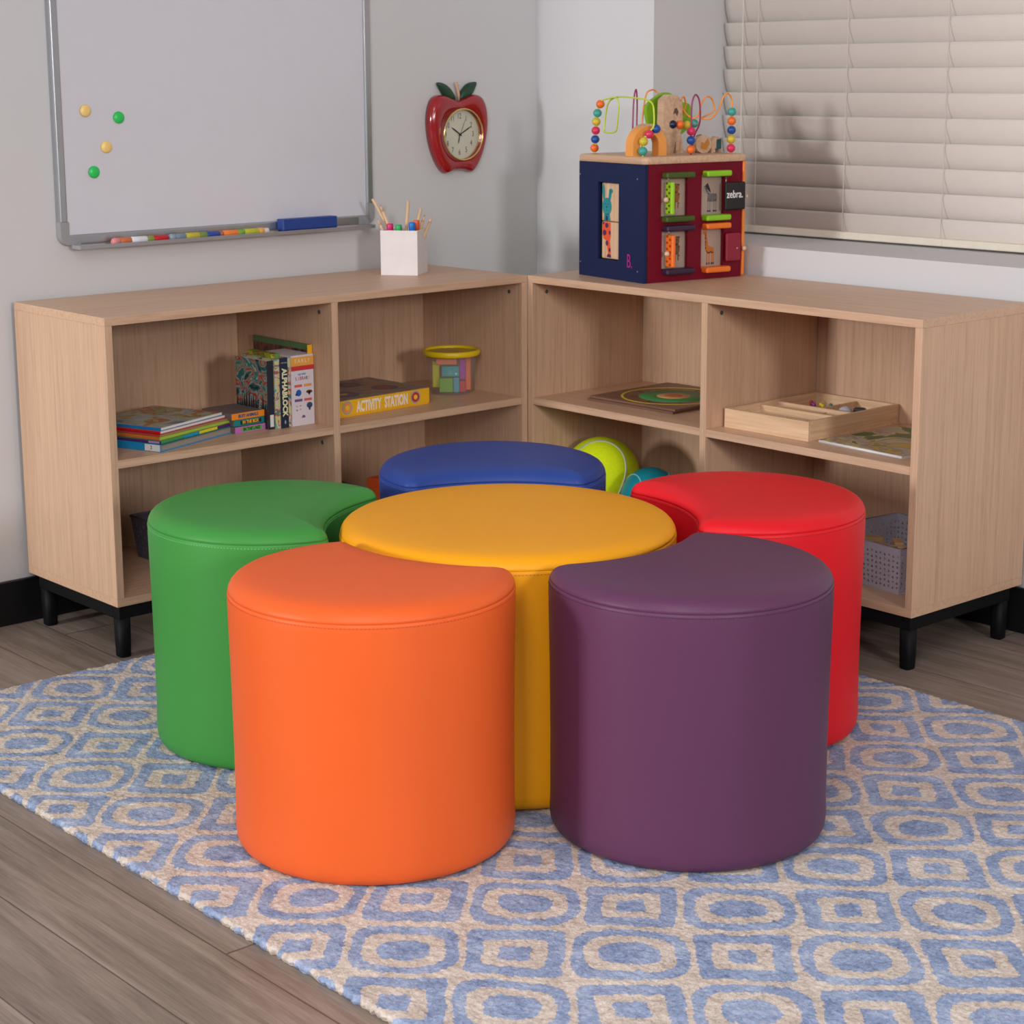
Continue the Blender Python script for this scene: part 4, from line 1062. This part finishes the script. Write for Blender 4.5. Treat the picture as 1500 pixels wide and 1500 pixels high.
def tray():
    r = thing('sorting_tray', 'pale wooden compartment tray of small toys on the right cabinet', 'tray', (.618, .050, ZS), math.radians(0.5))
    W_, D_, H_ = .245, .330, .044; t_ = .009
    bm = newbm(); box(bm, 0, W_, 0, D_, 0, .005); obj('tray_floor', bm, PINE, r)
    for a in ((0, W_, 0, t_), (0, W_, D_-t_, D_), (0, t_, t_, D_-t_), (W_-t_, W_, t_, D_-t_)):
        bm = newbm(); box(bm, a[0], a[1], a[2], a[3], .005, H_, .0006); obj('tray_side', bm, PINE if a[1]-a[0] > .1 else PINEY, r)
    for a in ((t_, W_-t_, .058, .063, .034), (t_, W_-t_, .115, .120, .040), (t_, W_-t_, .178, .184, .040), (.128, .133, .184, D_-t_, .038), (.150, .155, .120, .178, .032)):
        bm = newbm(); box(bm, a[0], a[1], a[2], a[3], .005, a[4], .0005); obj('tray_divider', bm, PINE, r)
    rs = random.Random(5)
    G = 'coloured pegs in the wooden tray'
    for k, (x, y, c, n_) in enumerate((
        (.045, .26, (120, 40, 110), 'purple'), (.058, .25, (150, 60, 130), 'plum'), (.070, .262, (226, 190, 40), 'yellow'), (.083, .252, (214, 200, 60), 'lemon'),
        (.092, .270, (60, 150, 70), 'green'), (.104, .258, (40, 80, 150), 'blue'), (.110, .280, (90, 170, 200), 'light blue'), (.030, .275, (200, 60, 60), 'red'))):
        bm = newbm(); lathe(bm, [(.006, 0), (.0062, .008), (.004, .011), (.0035, .020), (.005, .022), (.0045, .027), (.001, .029)], 12)
        tag(obj('peg', bm, plain(c, .4), None, (.618+x, .050+y, ZS+.005), 0), 'small %s peg at the back of the wooden tray' % n_, 'peg', G)
    bm = newbm(); lathe(bm, [(.014, 0), (.018, .004), (.018, .020), (.014, .030), (.006, .036)], 14)
    tag(obj('toy_figure', bm, plain((188, 192, 202), .5), None, (.618+.165, .050+.232, ZS+.005)), 'pale grey round toy in the tray', 'toy')
    bm = newbm(); box(bm, -.012, .016, -.010, .012, 0, .034, .005)
    tag(obj('toy_car', bm, plain((28, 30, 40), .4), None, (.618+.190, .050+.250, ZS+.005), .4), 'black toy beside the grey one in the tray', 'toy')
tray()
COVR = art('meadow_picture', [(58, 96, 60), (96, 112, 70), (190, 176, 120), (172, 160, 146), (150, 138, 124), (190, 160, 60), (120, 130, 110)], 9, (1, 1, 1), 11)
r, sp = lying_book((.886, .062, ZS), math.radians(-4), .236, .262, .0062, COVR, plain((214, 212, 214), .4), 'large thin picture book lying right of the wooden tray', False, group=None)
bm = newbm(); tube(bm, [(0, -.0005, .003), (.236, -.0005, .003)], .0022, 6); obj('white_spine_edge', bm, plain((226, 226, 230), .4), r)

# balls
def seam_pts(R, A=.44, n=120):
    P = []
    for k in range(n):
        t_ = 2*PI*k/n
        p = Vector((math.cos(t_)*.72 + .28*math.cos(3*t_), math.sin(t_)*.72-.28*math.sin(3*t_), .9*math.sin(2*t_)*.55*1.6)); p.normalize(); P.append(p*R)
    return P
def ball_thing(name, label, c, R, col, seamc, rot, rough, sw):
    r = thing(name, label, 'ball', (c[0], c[1], ZB+T))
    t = NT(name+'_skin'); co = t.coord(); nz = t.noise(co, 160 if name == 'tennis_ball' else 40, 3, .6)
    b = lin(col)
    m = t.finish(t.mix(nz, tuple(x*.86 for x in b[:3])+(1,), tuple(min(1, x*1.1) for x in b[:3])+(1,)), rough, 0, t.bump(nz, .35 if name == 'tennis_ball' else .05, .002), .3)
    bm = newbm(); ball(bm, (0, 0, R), R, seg=64); obj('ball_body', bm, m, r)
    bm = newbm(); q = Matrix.Rotation(rot[2], 4, 'Z') @ Matrix.Rotation(rot[1], 4, 'Y') @ Matrix.Rotation(rot[0], 4, 'X')
    tube(bm, [q @ p + Vector((0, 0, R)) for p in seam_pts(R*.995)], sw, 8, closed=True); obj('seam_line', bm, plain(seamc, .7), r)
ball_thing('tennis_ball', 'giant yellow-green tennis ball on the lower right shelf', (.1165, .148), .098, (216, 236, 14), (176, 180, 156), (0, .3, 1.4), .85, .0032)
ball_thing('playground_ball', 'teal ball with pale lines beside the giant tennis ball', (.318, .122), .0755, (18, 132, 146), (130, 190, 196), (.6, .5, .4), .4, .0018)

# ------------------------------------------------------------------ baskets
def basket(loc, rz, W_, D_, H_, label, col=(186, 182, 196)):
    r = thing('storage_basket', label, 'basket', loc, rz)
    m = plain(col, .5)
    t_ = .0025; ins = .010
    def wall(name, A, B_, n):
        """A,B bottom corners (inset), top flared outward n"""
        A = Vector(A); B_ = Vector(B_); n = Vector(n); bm = newbm()
        cell = .0115; k = max(1, int((B_-A).length/cell)); rows = int((H_-.02)/cell)
        up = Vector((0, 0, 1))
        def P(u, v):
            z_ = v*H_; return A + (B_-A)*u + n*ins*v + up*z_ + (B_-A).normalized()*((u-.5)*2*ins*v)
        z0 = .008/H_; z1 = 1-.014/H_
        def quad(u0, u1, v0, v1): bm.faces.new([bm.verts.new(P(*q)) for q in ((u0, v0), (u1, v0), (u1, v1), (u0, v1))])
        quad(0, 1, 0, z0); quad(0, 1, z1, 1)
        for i in range(k):
            for j in range(rows):
                u0, u1 = i/k, (i+1)/k; v0, v1 = z0+(z1-z0)*j/rows, z0+(z1-z0)*(j+1)/rows
                du, dv = u1-u0, v1-v0
                if (i+j) % 2: T_ = [(.22, .25), (.78, .25), (.5, .80)]
                else: T_ = [(.22, .75), (.5, .2), (.78, .75)]
                q = [(u0, v0), (u1, v0), (u1, v1), (u0, v1)]; tri = [(u0+a*du, v0+b_*dv) for a, b_ in T_]
                Q = [bm.verts.new(P(*x)) for x in q]; Tt = [bm.verts.new(P(*x)) for x in tri]
                if (i+j) % 2:
                    F = [(Q[0], Q[1], Tt[1], Tt[0]), (Q[1], Q[2], Tt[2], Tt[1]), (Q[2], Q[3], Tt[2]), (Q[3], Q[0], Tt[0], Tt[2])]
                else:
                    F = [(Q[0], Q[1], Tt[1]), (Q[1], Q[2], Tt[2], Tt[1]), (Q[2], Q[3], Tt[0], Tt[2]), (Q[3], Q[0], Tt[1], Tt[0])]
                for f in F: bm.faces.new(f)
        bmesh.ops.remove_doubles(bm, verts=bm.verts[:], dist=1e-5)
        o = obj(name, bm, m, r); md = o.modifiers.new('wall', 'SOLIDIFY'); md.thickness = t_; md.offset = 0
    a = ins
    wall('basket_wall', (a, a, 0), (W_-a, a, 0), (0, -1, 0)); wall('basket_wall', (W_-a, a, 0), (W_-a, D_-a, 0), (1, 0, 0))
    wall('basket_wall', (W_-a, D_-a, 0), (a, D_-a, 0), (0, 1, 0)); wall('basket_wall', (a, D_-a, 0), (a, a, 0), (-1, 0, 0))
    bm = newbm(); box(bm, a, W_-a, a, D_-a, 0, .003); obj('basket_floor', bm, m, r)
    bm = newbm(); tube(bm, [(0, 0, H_), (W_, 0, H_), (W_, D_, H_), (0, D_, H_)], .0035, 8, closed=True); obj('rim', bm, m, r)
    return r
zb = ZB+T
basket((.876, .085, zb+.0005), math.radians(-7), .245, .245, .105, 'grey perforated basket of wooden blocks under the right cabinet shelf')
rs = random.Random(11)
k = 0
for (x, y, z_, rot, sh, lab) in ((1.045, .105, .070, .3, (.042, .020, .016), 'wooden block lying near the front rim of the block basket'),
                             (1.000, .125, .062, 1.1, (.050, .018, .018), 'second wooden block from the front in the block basket'),
                             (1.085, .120, .062, -.4, (.034, .022, .022), 'wooden block by the right corner of the block basket'),
                             (.960, .170, .060, .7, (.045, .02, .02), 'wooden block in the middle of the block basket'),
                             (1.020, .180, .060, -.8, (.045, .02, .02), 'wooden block at the back of the block basket'),
                             (.930, .130, .060, .1, (.040, .02, .02), 'wooden block at the left of the block basket')):
    bm = newbm(); box(bm, -sh[0]/2, sh[0]/2, -sh[1]/2, sh[1]/2, -.052, sh[2], .0015)
    tag(obj('wooden_block', bm, plain((206, 168, 124) if k % 2 == 0 else (190, 150, 104), .6), None, (x, y, zb+z_+.006), rot), lab, 'wooden block', 'wooden blocks in the grey basket'); k += 1
t = thing('wooden_peg_toy', 'round-headed wooden peg beside the block basket', 'peg toy', (1.150, .120, zb))
bm = newbm(); lathe(bm, [(.010, 0), (.012, .004), (.006, .01), (.006, .062)], 16); obj('peg_body', bm, PINE, t)
bm = newbm(); ball(bm, (0, 0, .068), .010); obj('peg_head', bm, PINE, t)
basket((-.125, -.975, zb+.0005), math.radians(92), .26, .18, .098, 'dark grey perforated basket in the lower left compartment', (96, 94, 108))
basket((-.10, -.575, zb+.0005), math.radians(90), .14, .20, .112, 'dark grey basket on the lower shelf behind the green and blue poufs', (120, 124, 138))
bm = newbm(); box(bm, -.024, .024, -.0, .052, 0, .130, .003)
tag(obj('toy_block', bm, plain((226, 92, 36), .5), None, (-.125, -.402, zb), .15), 'orange toy block peeking out between the green and blue poufs', 'toy')

# ------------------------------------------------------------------ camera
f, cx, cy, cz, yaw, pit, rol, pxs, pys = 2763.0484, 3.48502, -3.17800, 1.24836, .714, .2006, -.0077, -45.173, -83.2027
fw = Vector((-.74059499, .64173309, -.19924282)).normalized()
rt = fw.cross(Vector((0, 0, 1))).normalized(); up = rt.cross(fw)
r2 = rt*math.cos(rol) + up*math.sin(rol); u2 = -rt*math.sin(rol) + up*math.cos(rol)
cam = bpy.data.cameras.new('camera'); co = bpy.data.objects.new('camera', cam); COL.objects.link(co)
M = Matrix((r2, u2, -fw)).transposed().to_4x4(); M.translation = Vector((cx, cy, cz)); co.matrix_world = M
cam.sensor_width = 36; cam.lens = f/1500*36; cam.shift_x = -pxs/1500; cam.shift_y = pys/1500
cam.clip_start = .05
cam.dof.use_dof = True; cam.dof.focus_distance = 3.3; cam.dof.aperture_fstop = 13
S.camera = co

# ------------------------------------------------------------------ light
def area(name, loc, target, size, power, col=(1, 1, 1), sy=None):
    l = bpy.data.lights.new(name, 'AREA'); l.energy = power; l.color = col; l.size = size
    if sy: l.shape = 'RECTANGLE'; l.size_y = sy
    o = bpy.data.objects.new(name, l); COL.objects.link(o); o.location = loc
    o.rotation_euler = (Vector(target)-Vector(loc)).to_track_quat('-Z', 'Y').to_euler()
area('studio_lamp_left', (-.3, -7.0, 1.7), (.4, -.2, .75), .7, 200, (1, .99, 1))
area('studio_lamp_right', (6.2, -2.1, 1.85), (.2, -.7, .6), .6, 84, (1, .98, .98))
area('ceiling_bounce_fill', (2.5, -2.7, 2.70), (2.2, -2.3, 0), 1.0, 21, (1, .98, .97))  # unseen fill added overhead for ceiling bounce, brightens floor, rug and pouf tops
area('studio_lamp_front', (3.25, -3.65, 1.9), (.8, -.8, .4), .9, 36, (1, .98, .98))
wd = bpy.data.worlds.new('World'); S.world = wd; wd.use_nodes = True
bg = wd.node_tree.nodes['Background']; bg.inputs[0].default_value = (.86, .92, 1, 1); bg.inputs[1].default_value = .15
S.view_settings.view_transform = 'Standard'; S.view_settings.look = 'None'; S.view_settings.gamma = 1
S.view_settings.use_curve_mapping = False; S.view_settings.exposure = 0.06
